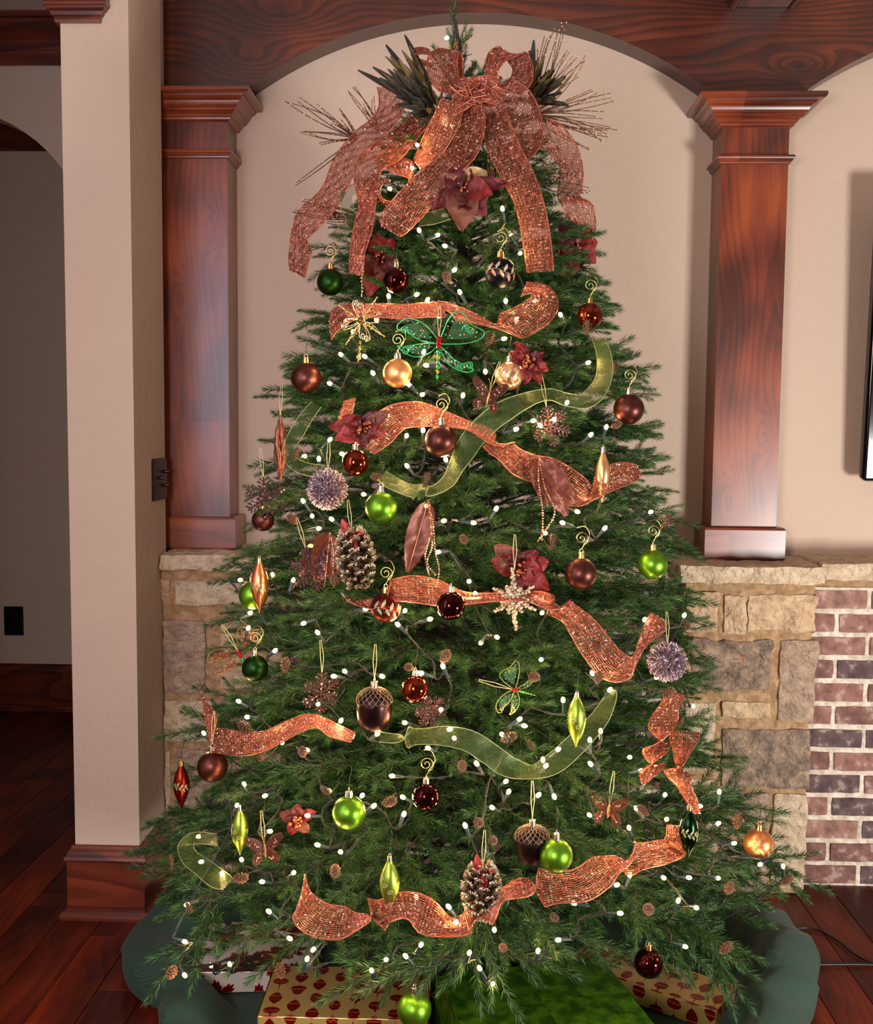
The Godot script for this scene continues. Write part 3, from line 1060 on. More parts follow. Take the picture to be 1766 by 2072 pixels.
# ---------------------------------------------------------------- gifts
func gift(at: Vector3, size: Vector3, turn: float, paper: String, label: String, shift := 0.0):
	var o := thing("gift_box", label, "gift", at)
	o.rotation.y = turn
	var s := Shape.new()
	s.box(size, 0.004, Transform3D(Basis(), Vector3(0, size.y / 2.0, 0)))
	for k in s.uv.size():
		s.uv[k] = s.uv[k] / 0.38 + Vector2(shift, shift * 0.7)
	part("wrapped_box", s.mesh(), M[paper], o)
	for e in [-1.0, 1.0]:   # the folded flaps at both ends
		var x: float = e * (size.x / 2.0 + 0.0006)
		var f := Shape.new()
		var hz := size.z / 2.0 - 0.003
		for q in [[0.0, 0.62], [0.38, 1.0]]:
			var lo: float = size.y * (0.02 if q[0] == 0.0 else 0.985)
			var tip: float = size.y * (q[1] if q[0] == 0.0 else q[0])
			var out: float = x + e * (0.0010 if q[0] == 0.0 else 0.0022)
			f.face([Vector3(x, lo, -hz), Vector3(out, tip, -hz * 0.45), Vector3(out, tip, hz * 0.45), Vector3(x, lo, hz)], [Vector2(-hz, lo) / 0.3, Vector2(-hz * 0.45, tip) / 0.3, Vector2(hz * 0.45, tip) / 0.3, Vector2(hz, lo) / 0.3])
		part("end_flap", f.mesh(), M[paper], o)

func build_gifts():
	gift(Vector3(-0.262, 0.016, 0.205), Vector3(0.39, 0.135, 0.23), deg_to_rad(0.5), "gold gift paper", "gold gift box printed with dark red ornaments, left of the green gift")
	gift(Vector3(0.192, 0.016, 0.322), Vector3(0.415, 0.185, 0.34), deg_to_rad(16.3), "green gift paper", "large shiny green gift box at the front under the tree")
	gift(Vector3(0.497, 0.016, -0.068), Vector3(0.42, 0.056, 0.15), deg_to_rad(-33.8), "gold gift paper", "flat gold gift box printed with red ornaments, lying right of the green gift", 0.3)
	gift(Vector3(-0.555, 0.016, -0.155), Vector3(0.32, 0.06, 0.28), deg_to_rad(6), "leaf gift paper", "flat white gift box printed with red leaves, at the left under the tree")
	gift(Vector3(0.150, 0.016, -0.075), Vector3(0.18, 0.115, 0.14), deg_to_rad(10), "leaf gift paper", "white gift box with red leaves standing behind the large green gift", 0.4)
	gift(Vector3(0.43, 0.016, -0.56), Vector3(0.20, 0.135, 0.12), deg_to_rad(-3), "green gift paper", "small green gift box at the back right under the tree", 0.5)


# ---------------------------------------------------------------- ribbons
# Points are (x, y, half width across x, half width down y [, side]) in the photograph; "full" is the true half width there, what is not seen of it lies in depth.
func ribbon_path(pts: Array, full: float, place: Array, per := 10) -> Array:   # place: ["tree", k] or ["z", first, last]
	var mid := []
	var half := []
	var turned := 1.0   # a garland that narrows turns over there
	var narrow := false
	for i in pts.size():
		var q: Array = pts[i]
		var p: Vector3
		if place[0] == "tree":
			p = on_tree(q[0], q[1], place[1])
		else:
			p = on_z(q[0], q[1], lerpf(place[1], place[2], float(i) / maxf(1, pts.size() - 1)))
		var m := depth_of(p) / F
		var seen := Vector2(q[2], q[3])
		var away := sqrt(maxf(0.0, full * full - seen.length_squared()))
		if seen.length() > full:
			seen = seen.normalized() * full
		var side: float = q[4] if q.size() > 4 else 1.0
		if place[0] == "tree":
			var slim := seen.length() < full * 0.5
			if narrow and not slim:
				turned = -turned
			narrow = slim
			side *= turned
			seen *= turned
		mid.append(p)
		half.append((eye_basis.x * seen.x - eye_basis.y * seen.y + (EYE - p).normalized() * away * side) * m)
	var h := smooth_path(half, per)
	var away_mean := 0.0
	for p in mid:
		away_mean += depth_of(p) / mid.size()
	for k in h.size():
		h[k] = (h[k] as Vector3).normalized() * full * away_mean / F
	return [smooth_path(mid, per), h]

func resample(path: Array, step: float) -> Array:
	var mid := []
	var half := []
	var left := 0.0
	for i in path[0].size() - 1:
		var a: Vector3 = path[0][i]
		var b: Vector3 = path[0][i + 1]
		var l := a.distance_to(b)
		while left < l:
			mid.append(a.lerp(b, left / l))
			half.append((path[1][i] as Vector3).lerp(path[1][i + 1], left / l))
			left += step
		left -= l
	mid.append(path[0][-1])
	half.append(path[1][-1])
	return [mid, half]

func copper() -> Color:
	var t := rng.randf()
	return Color(0.30 + 0.24 * t * t, 0.075 + 0.11 * t * t, 0.042 + 0.08 * t * t)

func weave(path: Array, strands := 17, thick := 0.00115) -> Array:   # the mesh of warp and weft strips with pale flakes painted as glints, and the two wired edges
	var fine := resample(path, 0.0075)
	var n: int = fine[0].size()
	var s := Shape.new()
	for k in strands:
		var f := lerpf(-0.93, 0.93, float(k) / (strands - 1))
		var line := []
		for i in n:
			line.append((fine[0][i] as Vector3) + (fine[1][i] as Vector3) * (f + 0.025 * sin(i * 1.7 + k)))
		s.tube(line, thick, 3, false)
	var tight := resample(path, 0.0062)
	for i in tight[0].size():
		var a: Vector3 = tight[0][i]
		var h: Vector3 = tight[1][i]
		s.tube([a - h, a - h * 0.5, a, a + h * 0.5, a + h], thick * 0.42, 3, false)
	for i in s.v.size():
		s.c[i] = copper()
	for i in int(n * strands * 0.75):   # foil flakes, their glints painted in as pale colour
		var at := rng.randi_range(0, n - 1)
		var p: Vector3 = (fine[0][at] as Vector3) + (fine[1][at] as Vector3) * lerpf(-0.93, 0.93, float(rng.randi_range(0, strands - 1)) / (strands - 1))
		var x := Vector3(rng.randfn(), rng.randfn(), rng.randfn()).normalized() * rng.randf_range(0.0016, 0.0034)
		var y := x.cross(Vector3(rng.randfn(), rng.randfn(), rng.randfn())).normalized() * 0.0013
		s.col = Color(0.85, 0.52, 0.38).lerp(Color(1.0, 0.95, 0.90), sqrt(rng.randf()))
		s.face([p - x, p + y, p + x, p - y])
	var edges := []
	for f in [-1.0, 1.0]:
		var e := Shape.new()
		var line := []
		for i in n:
			line.append((fine[0][i] as Vector3) + (fine[1][i] as Vector3) * f)
		e.col = Color(0.42, 0.13, 0.075)
		e.tube(line, 0.0013, 4, true)
		edges.append(e.mesh(0.25))
	return [s.mesh(0.4), edges]

func clear_along(path: Array, r := 0.042):
	var far := resample(path, 0.04)
	for p in far[0]:
		keep_clear(p, r, 0.03)

func mesh_garland(pts: Array, full: float, place: Array, label: String):
	var path := ribbon_path(pts, full, place)
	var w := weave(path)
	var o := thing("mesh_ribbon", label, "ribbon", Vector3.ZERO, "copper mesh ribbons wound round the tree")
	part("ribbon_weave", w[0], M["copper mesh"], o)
	for e in w[1]:
		part("wired_edge", e, M["copper mesh"], o)
	clear_along(path)

func bow_piece(o: Node3D, called: String, pts: Array, full: float, z0: float, z1: float):
	var q := []
	for p in pts:   # these are read from an enlarged view of the bow
		var r := [560.0 + p[0] * 0.3964, p[1] * 0.3964, p[2] * 0.3964, p[3] * 0.3964]
		if p.size() > 4:
			r.append(p[4])
		q.append(r)
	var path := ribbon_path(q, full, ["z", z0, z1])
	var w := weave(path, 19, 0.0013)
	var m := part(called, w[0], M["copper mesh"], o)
	for e in w[1]:
		part("wired_edge", e, M["copper mesh"], m)
	clear_along(path, 0.035)

func organza(pts: Array, full: float, place: Array, label: String):
	var path := ribbon_path(pts, full, place, 12)
	var rows := []
	for i in path[0].size():
		var row := []
		for k in 7:
			var f := lerpf(-1.0, 1.0, k / 6.0)
			row.append((path[0][i] as Vector3) + (path[1][i] as Vector3) * f + Vector3(0, 0.0012 * sin(i * 1.3 + k * 2.0), 0))
		rows.append(row)
	var s := Shape.new()
	s.sheet(rows)
	var o := thing("organza_ribbon", label, "ribbon", Vector3.ZERO, "sheer green ribbons on the tree")
	part("sheer_band", s.mesh(0.06), M["green organza"], o)
	for f in [-1.0, 1.0]:
		var e := Shape.new()
		e.col = Color(0.22, 0.27, 0.12)
		var line := []
		for i in path[0].size():
			line.append((path[0][i] as Vector3) + (path[1][i] as Vector3) * f)
		e.tube(line, 0.0009, 4)
		part("wired_edge", e.mesh(0.1), M["twig"], o)
	clear_along(path, 0.034)

func build_ribbons():
	var t := ["tree", 1.0]
	mesh_garland([[668, 668, 2, 22], [680, 645, 6, 24], [715, 630, 8, 16], [760, 628, 2, 15], [820, 630, 0, 15], [880, 626, 4, 15], [930, 634, 8, 17], [975, 648, 10, 12], [1010, 662, 6, 6], [1045, 655, -22, -24], [1085, 632, -30, -20], [1102, 605, -28, -4], [1090, 585, -18, 8], [1060, 585, -6, 16]], 33, t, "copper mesh ribbon across the upper tree, just above the green wire butterfly")
	mesh_garland([[690, 830, -6, 18], [715, 825, -4, 20]], 28, t, "short tail of copper mesh ribbon tucked above the red flower at left")
	mesh_garland([[735, 905, 22, 14], [765, 878, 26, 18], [800, 845, 20, 22], [850, 838, 4, 26], [900, 848, -2, 16], [950, 862, -4, 8], [990, 882, -8, 10], [1025, 915, -20, 12], [1060, 940, -22, 20], [1105, 955, -20, 26], [1150, 985, -24, 26], [1185, 1005, -16, 20], [1205, 985, 0, 24], [1240, 965, 4, 26], [1275, 955, 8, 20], [1292, 950, 6, 10]], 36, t, "copper mesh ribbon falling to the right behind the sheer green ribbon, on the middle right")
	mesh_garland([[697, 1208, 6, 8], [725, 1222, 8, 6], [765, 1220, 4, 10], [795, 1195, 0, 22], [840, 1192, 2, 26], [890, 1200, 0, 24], [940, 1210, 2, 12], [1000, 1208, 2, 8], [1060, 1206, 4, 10], [1105, 1215, -6, 14], [1150, 1240, -14, 16], [1180, 1270, -28, 12], [1215, 1320, -34, 10], [1250, 1352, -30, 24], [1285, 1338, -10, 34], [1310, 1300, -24, 14], [1325, 1268, -22, -10], [1335, 1250, -18, -12]], 36, t, "copper mesh ribbon behind the plum ball and gold snowflake, ending in a deep loop")
	mesh_garland([[408, 1405, 8, 20], [425, 1440, 14, 12], [422, 1490, 2, 22], [455, 1500, -4, 22], [500, 1505, 0, 20], [545, 1495, 4, 16], [590, 1472, 6, 14], [635, 1458, 2, 12], [680, 1480, -8, 10], [715, 1492, -4, 8]], 30, t, "copper mesh ribbon at the lower left above the matte brown ball")
	mesh_garland([[612, 1800, -4, 26], [610, 1830, -14, 22], [640, 1858, -18, 24], [690, 1868, -6, 26], [735, 1860, 4, 10], [780, 1842, 10, 18], [820, 1832, 4, 22], [860, 1852, -8, 28], [905, 1876, -6, 16], [945, 1868, 2, 18], [985, 1845, 12, 16], [1010, 1815, 6, 8], [1060, 1795, 4, 16], [1120, 1795, 6, 26], [1175, 1790, 10, 26], [1215, 1765, 14, 24], [1250, 1745, 10, 12], [1300, 1732, 4, 22], [1350, 1722, 4, 20], [1380, 1716, 8, 10], [1372, 1692, 22, 4], [1364, 1670, 14, 2]], 38, t, "long copper mesh ribbon across the bottom of the tree above the gifts")
	mesh_garland([[1368, 1400, 14, 8], [1354, 1430, 16, 4], [1340, 1465, 26, 0], [1334, 1492, 8, 3], [1326, 1520, 24, -2], [1322, 1540, 8, -3], [1318, 1560, 22, -8], [1312, 1580, 12, -10]], 28, t, "crumpled copper mesh ribbon hanging at the right edge beside the stone pier")
	mesh_garland([[1385, 1480, 30, 2], [1382, 1510, 20, 0], [1374, 1545, 8, 2], [1372, 1575, 20, 6], [1390, 1605, 16, 10], [1402, 1630, 10, 2], [1408, 1645, 8, 0]], 30, t, "copper mesh tail that widens and twists, above the peacock green drop")
	organza([[640, 818, 10, 6], [618, 846, 12, 8], [598, 880, 14, 6], [583, 910, 12, 2], [592, 935, 10, -8], [622, 950, 4, -12], [652, 952, 2, -10]], 17, t, "sheer green ribbon curling down at left beside the brown glitter pod")
	organza([[1210, 682, 14, 2], [1222, 720, 14, 0], [1222, 760, 16, -2], [1205, 795, 16, 8], [1180, 812, 8, 14], [1145, 808, 0, 14], [1110, 798, -2, 12], [1060, 812, 4, 16], [1000, 845, 10, 20], [955, 890, 16, 16], [925, 940, 14, 8], [905, 975, 10, 8], [870, 994, 2, 9], [830, 992, -4, 12], [790, 975, -6, 12], [772, 962, -8, 8]], 22, t, "long sheer green ribbon sweeping from upper right to the middle of the tree")
	organza([[765, 1490, 2, 10], [800, 1494, 0, 8], [850, 1490, 0, 14], [905, 1490, 2, 18], [950, 1500, -4, 20], [990, 1525, -14, 18], [1030, 1552, -12, 16], [1075, 1562, 0, 12], [1115, 1548, 12, 14], [1150, 1520, 18, 12], [1185, 1485, 16, 10], [1215, 1450, 14, 8], [1236, 1410, 10, 4], [1240, 1395, 6, 2]], 22, t, "sheer green ribbon looping low across the front, behind the pale green drop")
	organza([[440, 1700, -2, -14], [400, 1696, -10, -12], [376, 1710, -14, 0], [384, 1735, -12, 8], [410, 1755, -10, 12], [440, 1778, -12, 12], [462, 1790, -8, 8]], 20, t, "sheer green ribbon loop at the lower left edge of the tree")
	organza([[748, 372, 8, 10], [722, 380, 6, 10], [700, 395, 12, 4], [704, 425, 14, 2], [712, 450, 12, 2], [690, 470, 8, 10], [674, 485, 12, 6]], 18, ["z", 0.12, 0.14], "sheer green ribbon between the bow's left streamers")
	organza([[1088, 372, 4, 8], [1105, 385, 10, 6], [1108, 410, 12, 2], [1104, 435, 8, 0]], 18, ["z", 0.15, 0.12], "short sheer green ribbon behind the bow's right streamer")
	organza([[850, 445, -4, 14], [880, 440, 2, 14], [905, 432, 6, 12]], 16, ["z", 0.25, 0.27], "short sheer green ribbon glowing under the copper flower")
	build_bow()

func build_bow():
	var o := thing("bow", "large copper mesh bow with long curling streamers on top of the tree", "bow")
	bow_piece(o, "streamer", [[585, 450, 75, 5], [590, 500, 72, 15], [575, 570, 60, 25], [520, 650, 45, 45], [440, 720, 45, 55], [350, 830, 62, 30], [305, 940, 62, 20], [250, 1030, 60, 35], [170, 1110, 65, 40], [115, 1200, 45, 25], [120, 1270, 62, 5], [110, 1340, 55, 10], [105, 1400, 42, 20]], 33, 0.14, 0.06)
	bow_piece(o, "streamer", [[740, 600, 40, 45], [690, 650, 45, 45], [630, 720, 55, 40], [540, 790, 75, 40], [470, 850, 75, 10], [455, 940, 62, 0], [460, 1050, 45, 5], [440, 1160, 50, 5], [410, 1290, 40, 5], [405, 1400, 38, 5]], 32, 0.15, 0.24)
	bow_piece(o, "streamer", [[560, 830, 5, 45], [630, 845, -5, 55], [690, 880, -18, 42], [670, 970, -22, 8], [615, 1035, -6, -12], [540, 1030, 8, -8], [515, 980, 10, 4], [535, 930, 5, 8], [575, 925, 0, 10]], 30, 0.17, 0.26)
	bow_piece(o, "streamer", [[900, 520, 60, 20], [870, 600, 65, 30], [825, 690, 65, 35], [770, 780, 50, 35], [715, 840, 20, 25]], 33, 0.27, 0.20)
	bow_piece(o, "streamer", [[960, 520, 60, -25], [1000, 600, 55, -15], [985, 690, 68, 10], [945, 780, 68, 25], [870, 850, 50, 55], [770, 950, 60, 60], [670, 1060, 75, 55], [600, 1140, 70, 45], [580, 1180, 50, 30]], 34, 0.28, 0.34)
	bow_piece(o, "streamer", [[1010, 480, 40, -45], [1090, 560, 50, -45], [1120, 650, 60, -30], [1160, 760, 70, -25], [1220, 880, 72, -25], [1275, 1000, 66, -18], [1310, 1130, 66, -10], [1330, 1260, 66, -8], [1345, 1385, 62, -5]], 33, 0.27, 0.36)
	bow_piece(o, "streamer", [[1350, 650, 35, -35], [1400, 700, 60, -40], [1460, 770, 70, -10], [1500, 860, 62, 15], [1500, 940, 60, 25], [1490, 1000, 55, 5], [1530, 1040, 78, 2], [1545, 1100, 78, 8], [1570, 1160, 55, 20]], 33, 0.16, 0.10)
	bow_piece(o, "streamer", [[1160, 480, 30, -60], [1230, 530, 50, -60], [1270, 620, 75, -20], [1280, 700, 72, 5], [1250, 770, 60, 25], [1200, 800, 40, 30]], 34, 0.26, 0.28)
	bow_piece(o, "ribbon_loop", [[1090, 450, 30, 30], [1095, 380, 28, 8], [1115, 300, 42, 26], [1165, 268, 32, 34], [1225, 290, 40, -20], [1255, 350, 48, -6], [1240, 420, 55, 10], [1180, 465, 60, 20]], 27, 0.17, 0.25)
	bow_piece(o, "ribbon_loop", [[880, 480, 55, 15], [860, 420, 75, 10], [845, 350, 80, 5], [850, 285, 72, 8], [885, 255, 50, 10], [915, 290, 35, 12], [925, 360, 25, 8], [930, 430, 30, 5]], 31, 0.26, 0.15)
	bow_piece(o, "ribbon_loop", [[840, 350, 20, 25], [790, 275, 10, 20], [735, 258, 6, 18], [692, 275, 4, 22], [700, 310, 10, 18], [750, 320, 20, 20], [800, 340, 20, 25]], 27, 0.20, 0.10)
	bow_piece(o, "ribbon_loop", [[900, 540, 5, 55], [960, 500, 15, 60], [1030, 470, -5, 55], [1090, 480, -20, 50], [1150, 500, -30, 40]], 28, 0.29, 0.28)
	bow_piece(o, "ribbon_loop", [[930, 430, 10, 35], [1000, 420, 5, 30], [1080, 420, 0, 40], [1140, 430, -10, 45]], 24, 0.26, 0.25)
	var s := Shape.new()
	for k in 60:   # gathered middle
		s.col = copper()
		var a := on_z(560 + 0.3964 * rng.randf_range(940, 1090), 0.3964 * rng.randf_range(455, 555), 0.29 + rng.randf_range(-0.02, 0.02))
		s.tube([a, a + Vector3(rng.randf_range(-0.03, 0.03), rng.randf_range(-0.02, 0.03), rng.randf_range(-0.01, 0.012))], 0.0016, 4)
	part("knot", s.mesh(0.4), M["copper mesh"], o)


# ---------------------------------------------------------------- feathers and twigs round the bow
func blade(length: float, width: float, bend: float, a: Color, b: Color, nu := 9, fold := 0.25, tip := 0.9, ruffle := 0.0015) -> ArrayMesh:   # a feather or petal along +y, its face towards +z
	var rows := []
	var s := Shape.new()
	var first := true
	for i in nu + 1:
		var t := float(i) / nu
		var w := width * pow(sin(PI * pow(t, 0.75) * 0.985), tip) + 0.0006
		var row := []
		for k in 5:
			var f := lerpf(-1.0, 1.0, k / 4.0)
			row.append(Vector3(f * w, length * t * (1.0 - 0.12 * absf(bend) * t), bend * length * t * t * 0.5 + fold * absf(f) * w + ruffle * sin(t * 9.0 + k * 2.0 + width * 900.0)))
		rows.append(row)
	s.sheet(rows)
	for k in s.v.size():
		var t := clampf(s.v[k].y / length, 0.0, 1.0)
		s.c[k] = a.lerp(b, t).lerp(Color(0, 0, 0), 0.25 * rng.randf())
	return s.mesh(0.22)

func facing(dir: Vector3, face: Vector3) -> Basis:   # +y along dir, +z as near to face as may be
	var y := dir.normalized()
	var x := y.cross(face).normalized()
	return Basis(x, y, x.cross(y))

func feather_pick(at: Vector3, tips: Array, label: String):
	var o := thing("feather_pick", label, "feathers", at, "feather picks at the bow")
	for t in tips:   # photograph x, y, depth, olive or dark
		var p := on_z(t[0], t[1], at.z + t[2]) - at
		var start: Vector3 = p * t[4]
		var c: Color = [Color(0.014, 0.012, 0.007), Color(0.13, 0.09, 0.022), Color(0.040, 0.026, 0.010)][t[3]]
		for n in 3:
			var q := p * rng.randf_range(0.55, 0.8) + Vector3(rng.randf_range(-0.02, 0.02), rng.randf_range(-0.02, 0.02), 0.012 * n)
			var d: Color = [Color(0.016, 0.016, 0.010), Color(0.10, 0.075, 0.025), Color(0.040, 0.030, 0.013)][rng.randi_range(0, 2)]
			part("feather", blade((q - start).length(), 0.0062, rng.randf_range(-0.4, 0.4), d.darkened(0.3), d.lightened(0.03), 8, 0.3, 0.55), M["feather"], o, Transform3D(facing(q - start, Vector3(rng.randf_range(-0.7, 0.7), 0.2, 1)), start))
		part("feather", blade((p - start).length(), 0.0068, rng.randf_range(-0.3, 0.3), c.darkened(0.2), c.lightened(0.04), 10, 0.3, 0.55), M["feather"], o, Transform3D(facing(p - start, Vector3(rng.randf_range(-0.5, 0.5), 0.2, 1)), start))
	keep_clear(at, 0.05)

func twig_spray(at: Vector3, tips: Array, label: String, many := 2, spread := 10.0, color := Color(0.16, 0.075, 0.05)):
	var o := thing("twig_spray", label, "twigs", at, "glittered twig sprays round the bow")
	for t in tips:
		for k in many:
			var p := on_z(t[0] + rng.randf_range(-spread, spread), t[1] + rng.randf_range(-spread, spread), at.z + rng.randf_range(-0.06, 0.06)) - at
			var sag := Vector3(rng.randf_range(-0.012, 0.012), rng.randf_range(-0.012, 0.012), rng.randf_range(-0.01, 0.01))
			var line := smooth_path([Vector3.ZERO, p * 0.35 + sag, p * 0.7 + sag * 0.8, p], 3)
			var s := Shape.new()
			s.col = color * rng.randf_range(0.4, 1.0)
			var r := []
			for i in line.size():
				r.append(lerpf(0.0016, 0.0008, float(i) / line.size()))
			s.tube(line, r, 4)
			for i in range(3, line.size()):
				if rng.randf() < 0.7:
					s.col = Color(0.75, 0.42, 0.28) * rng.randf_range(0.6, 1.4)
					s.ball(line[i], rng.randf_range(0.0014, 0.0024), 4, 2)
			part("twig", s.mesh(0.2), M["twig"], o)

func build_bow_picks():
	feather_pick(on_z(889, 232, 0.17), [[724, 142, 0.02, 0, 0.1], [752, 131, 0.03, 2, 0.25], [775, 85, 0.0, 0, 0.15], [782, 105, 0.04, 1, 0.2], [817, 55, -0.02, 0, 0.2], [815, 95, 0.03, 1, 0.2], [800, 120, 0.05, 1, 0.2], [765, 160, 0.06, 0, 0.2], [790, 175, 0.07, 0, 0.15], [845, 130, 0.03, 1, 0.2], [855, 165, 0.05, 1, 0.1], [812, 150, 0.06, 2, 0.1], [835, 190, 0.08, 0, 0.0], [815, 210, 0.07, 0, 0.1], [822, 235, 0.05, 0, 0.1], [850, 250, 0.06, 0, 0.0], [875, 215, 0.08, 1, 0.0], [868, 180, 0.06, 1, 0.0], [830, 115, 0.02, 1, 0.2], [795, 140, 0.04, 2, 0.2]], "spray of dark and olive feathers left of the copper bow")
	feather_pick(on_z(1072, 205, 0.14), [[1080, 80, 0.0, 0, 0.05], [1105, 112, 0.02, 1, 0.1], [1095, 125, 0.04, 1, 0.1], [1147, 155, 0.03, 0, 0.2], [1140, 170, 0.05, 2, 0.1], [1125, 140, 0.03, 2, 0.1], [1150, 208, 0.04, 0, 0.1], [1120, 195, 0.06, 2, 0.0], [1088, 150, 0.05, 1, 0.0], [1105, 170, 0.06, 0, 0.0]], "spray of dark feathers standing right of the copper bow")
	twig_spray(on_z(1078, 232, 0.12), [[1110, 70], [1138, 45], [1122, 66], [1150, 110], [1188, 118], [1165, 150], [1236, 195], [1205, 185], [1242, 258], [1215, 235], [1222, 280], [1200, 297], [1180, 262], [1238, 270], [1160, 110], [1095, 100], [1064, 108]], "fan of glittered bronze twigs right of the bow", 3, 9.0, Color(0.24, 0.115, 0.075))
	twig_spray(on_z(722, 280, 0.08), [[580, 204], [606, 202], [645, 215], [615, 264], [612, 272], [650, 292], [688, 225], [690, 235], [598, 370], [670, 250]], "bronze twig spray reaching left of the bow's left streamer", 2, 6.0)
	twig_spray(on_z(768, 268, 0.08), [[715, 172], [700, 188], [752, 195], [735, 210], [742, 225]], "upright bronze twigs above the bow's left streamer", 2, 5.0)
	twig_spray(on_z(730, 440, 0.05), [[608, 402], [590, 428], [640, 415], [655, 425], [668, 438], [690, 445], [660, 445]], "thick bundle of bronze twigs below the bow at left", 3, 6.0)
	twig_spray(on_z(1065, 370, 0.14), [[1120, 315], [1145, 335], [1160, 350], [1130, 360], [1195, 384], [1110, 340]], "bronze twigs between the bow's right streamers", 3, 6.0)
	twig_spray(on_z(1000, 380, 0.22), [[990, 300], [1005, 310], [1020, 330], [985, 320]], "short bronze twigs above the gold leaf of the copper flower", 3, 7.0)


# ---------------------------------------------------------------- poinsettias
func flower(px: float, py: float, place: Array, petals: Array, label: String, group := "fabric poinsettias on the tree", tilt := Vector3(0, 0.15, 1)):
	var p: Vector3 = on_tree(px, py, place[1]) if place[0] == "tree" else on_z(px, py, place[1])
	var o := thing("poinsettia", label, "flower", p, group)
	var m := depth_of(p) / F
	var tones := {"red": [Color(0.075, 0.005, 0.005), Color(0.20, 0.013, 0.011)], "wine": [Color(0.045, 0.004, 0.006), Color(0.10, 0.009, 0.011)], "gold": [Color(0.30, 0.18, 0.075), Color(0.50, 0.34, 0.17)], "copper": [Color(0.09, 0.03, 0.018), Color(0.20, 0.068, 0.04)], "rose": [Color(0.13, 0.011, 0.012), Color(0.29, 0.03, 0.03)]}
	var nr := 0
	for q in petals:   # angle (degrees, 0 right, 90 up), length and half width in pixels, tone, how far it leans towards the viewer
		var a := deg_to_rad(q[0])
		var dir: Vector3 = eye_basis.x * cos(a) + eye_basis.y * sin(a) + eye_basis.z * q[4]
		var mesh := blade(q[1] * m, q[2] * m, -0.5, tones[q[3]][0], tones[q[3]][1], 14, 0.32, 0.8, 0.0042)
		part("petal", mesh, M["foil petal"], o, Transform3D(facing(dir, tilt + Vector3(0, 0, 0.3)), eye_basis.z * 0.003 * nr + dir.normalized() * 0.004))
		nr += 1
	var s := Shape.new()
	for k in 11:
		s.col = Color(0.35, 0.10, 0.05) * rng.randf_range(0.6, 1.6)
		var b := eye_basis.x * rng.randf_range(-0.012, 0.012) + eye_basis.y * rng.randf_range(-0.012, 0.012) + eye_basis.z * (0.02 + rng.randf() * 0.012)
		s.ball(b, 0.0042, 7, 5)
		s.tube([Vector3.ZERO, b], 0.001, 4)
	part("berries", s.mesh(0.1), M["bead"], o)
	keep_clear(p, 0.06, 0.04)

func build_flowers():
	flower(936, 388, ["z", 0.31], [[95, 70, 22, "red", 0.1], [45, 66, 28, "gold", 0.05], [10, 88, 20, "wine", 0.25], [155, 60, 24, "copper", 0.2], [210, 72, 20, "wine", 0.2], [268, 88, 32, "copper", 0.45], [310, 68, 28, "wine", 0.35], [130, 50, 22, "wine", 0.0], [345, 60, 24, "red", 0.5], [240, 55, 22, "wine", 0.2]], "large dark red and copper poinsettia in the middle below the bow")
	flower(1163, 505, ["z", 0.08], [[120, 58, 20, "wine", 0.1], [80, 42, 20, "copper", 0.3], [20, 46, 20, "rose", 0.2], [50, 48, 16, "rose", 0.4], [320, 50, 22, "rose", 0.45], [265, 50, 26, "wine", 0.5], [215, 46, 18, "rose", 0.3], [170, 40, 18, "wine", 0.3], [250, 78, 18, "rose", 0.2]], "bright rosy poinsettia at the right edge below the bow's right streamer")
	flower(772, 525, ["z", 0.16], [[100, 50, 22, "rose", 0.3], [60, 44, 20, "red", 0.4], [250, 80, 26, "red", 0.3], [290, 75, 24, "copper", 0.4], [220, 60, 22, "wine", 0.2], [320, 50, 20, "wine", 0.3]], "red poinsettia half hidden behind the upper plum ball at left")
	flower(1068, 735, ["tree", 0.98], [[120, 48, 14, "red", 0.4], [150, 40, 14, "rose", 0.3], [300, 50, 13, "red", 0.4], [340, 40, 14, "rose", 0.3], [260, 44, 12, "red", 0.3], [30, 34, 12, "wine", 0.2]], "small red poinsettia right of the pearly copper ball")
	flower(738, 868, ["tree", 0.98], [[175, 72, 18, "red", 0.3], [200, 62, 20, "rose", 0.4], [150, 48, 16, "red", 0.3], [35, 60, 14, "copper", 0.4], [60, 40, 14, "wine", 0.3], [270, 36, 16, "wine", 0.3], [340, 44, 16, "red", 0.3]], "red poinsettia at left above the copper glass ball, crossed by copper ribbon")
	flower(1050, 1150, ["tree", 0.97], [[135, 66, 24, "copper", 0.3], [165, 56, 22, "red", 0.2], [110, 40, 18, "wine", 0.3], [15, 58, 24, "red", 0.4], [45, 50, 20, "wine", 0.3], [325, 72, 20, "red", 0.5], [300, 50, 20, "wine", 0.4], [345, 48, 22, "rose", 0.4]], "red poinsettia behind the gold bead snowflake")
	flower(600, 1655, ["tree", 0.9], [[20, 40, 12, "red", 0.3], [160, 34, 12, "wine", 0.3], [80, 30, 12, "wine", 0.3], [250, 30, 12, "red", 0.3], [320, 34, 12, "copper", 0.3]], "small dark red poinsettia deep in the branches left of the lower lime ball")


# ---------------------------------------------------------------- ornaments
var unit_ball: ArrayMesh
var unit_cap: ArrayMesh
var unit_ring: ArrayMesh

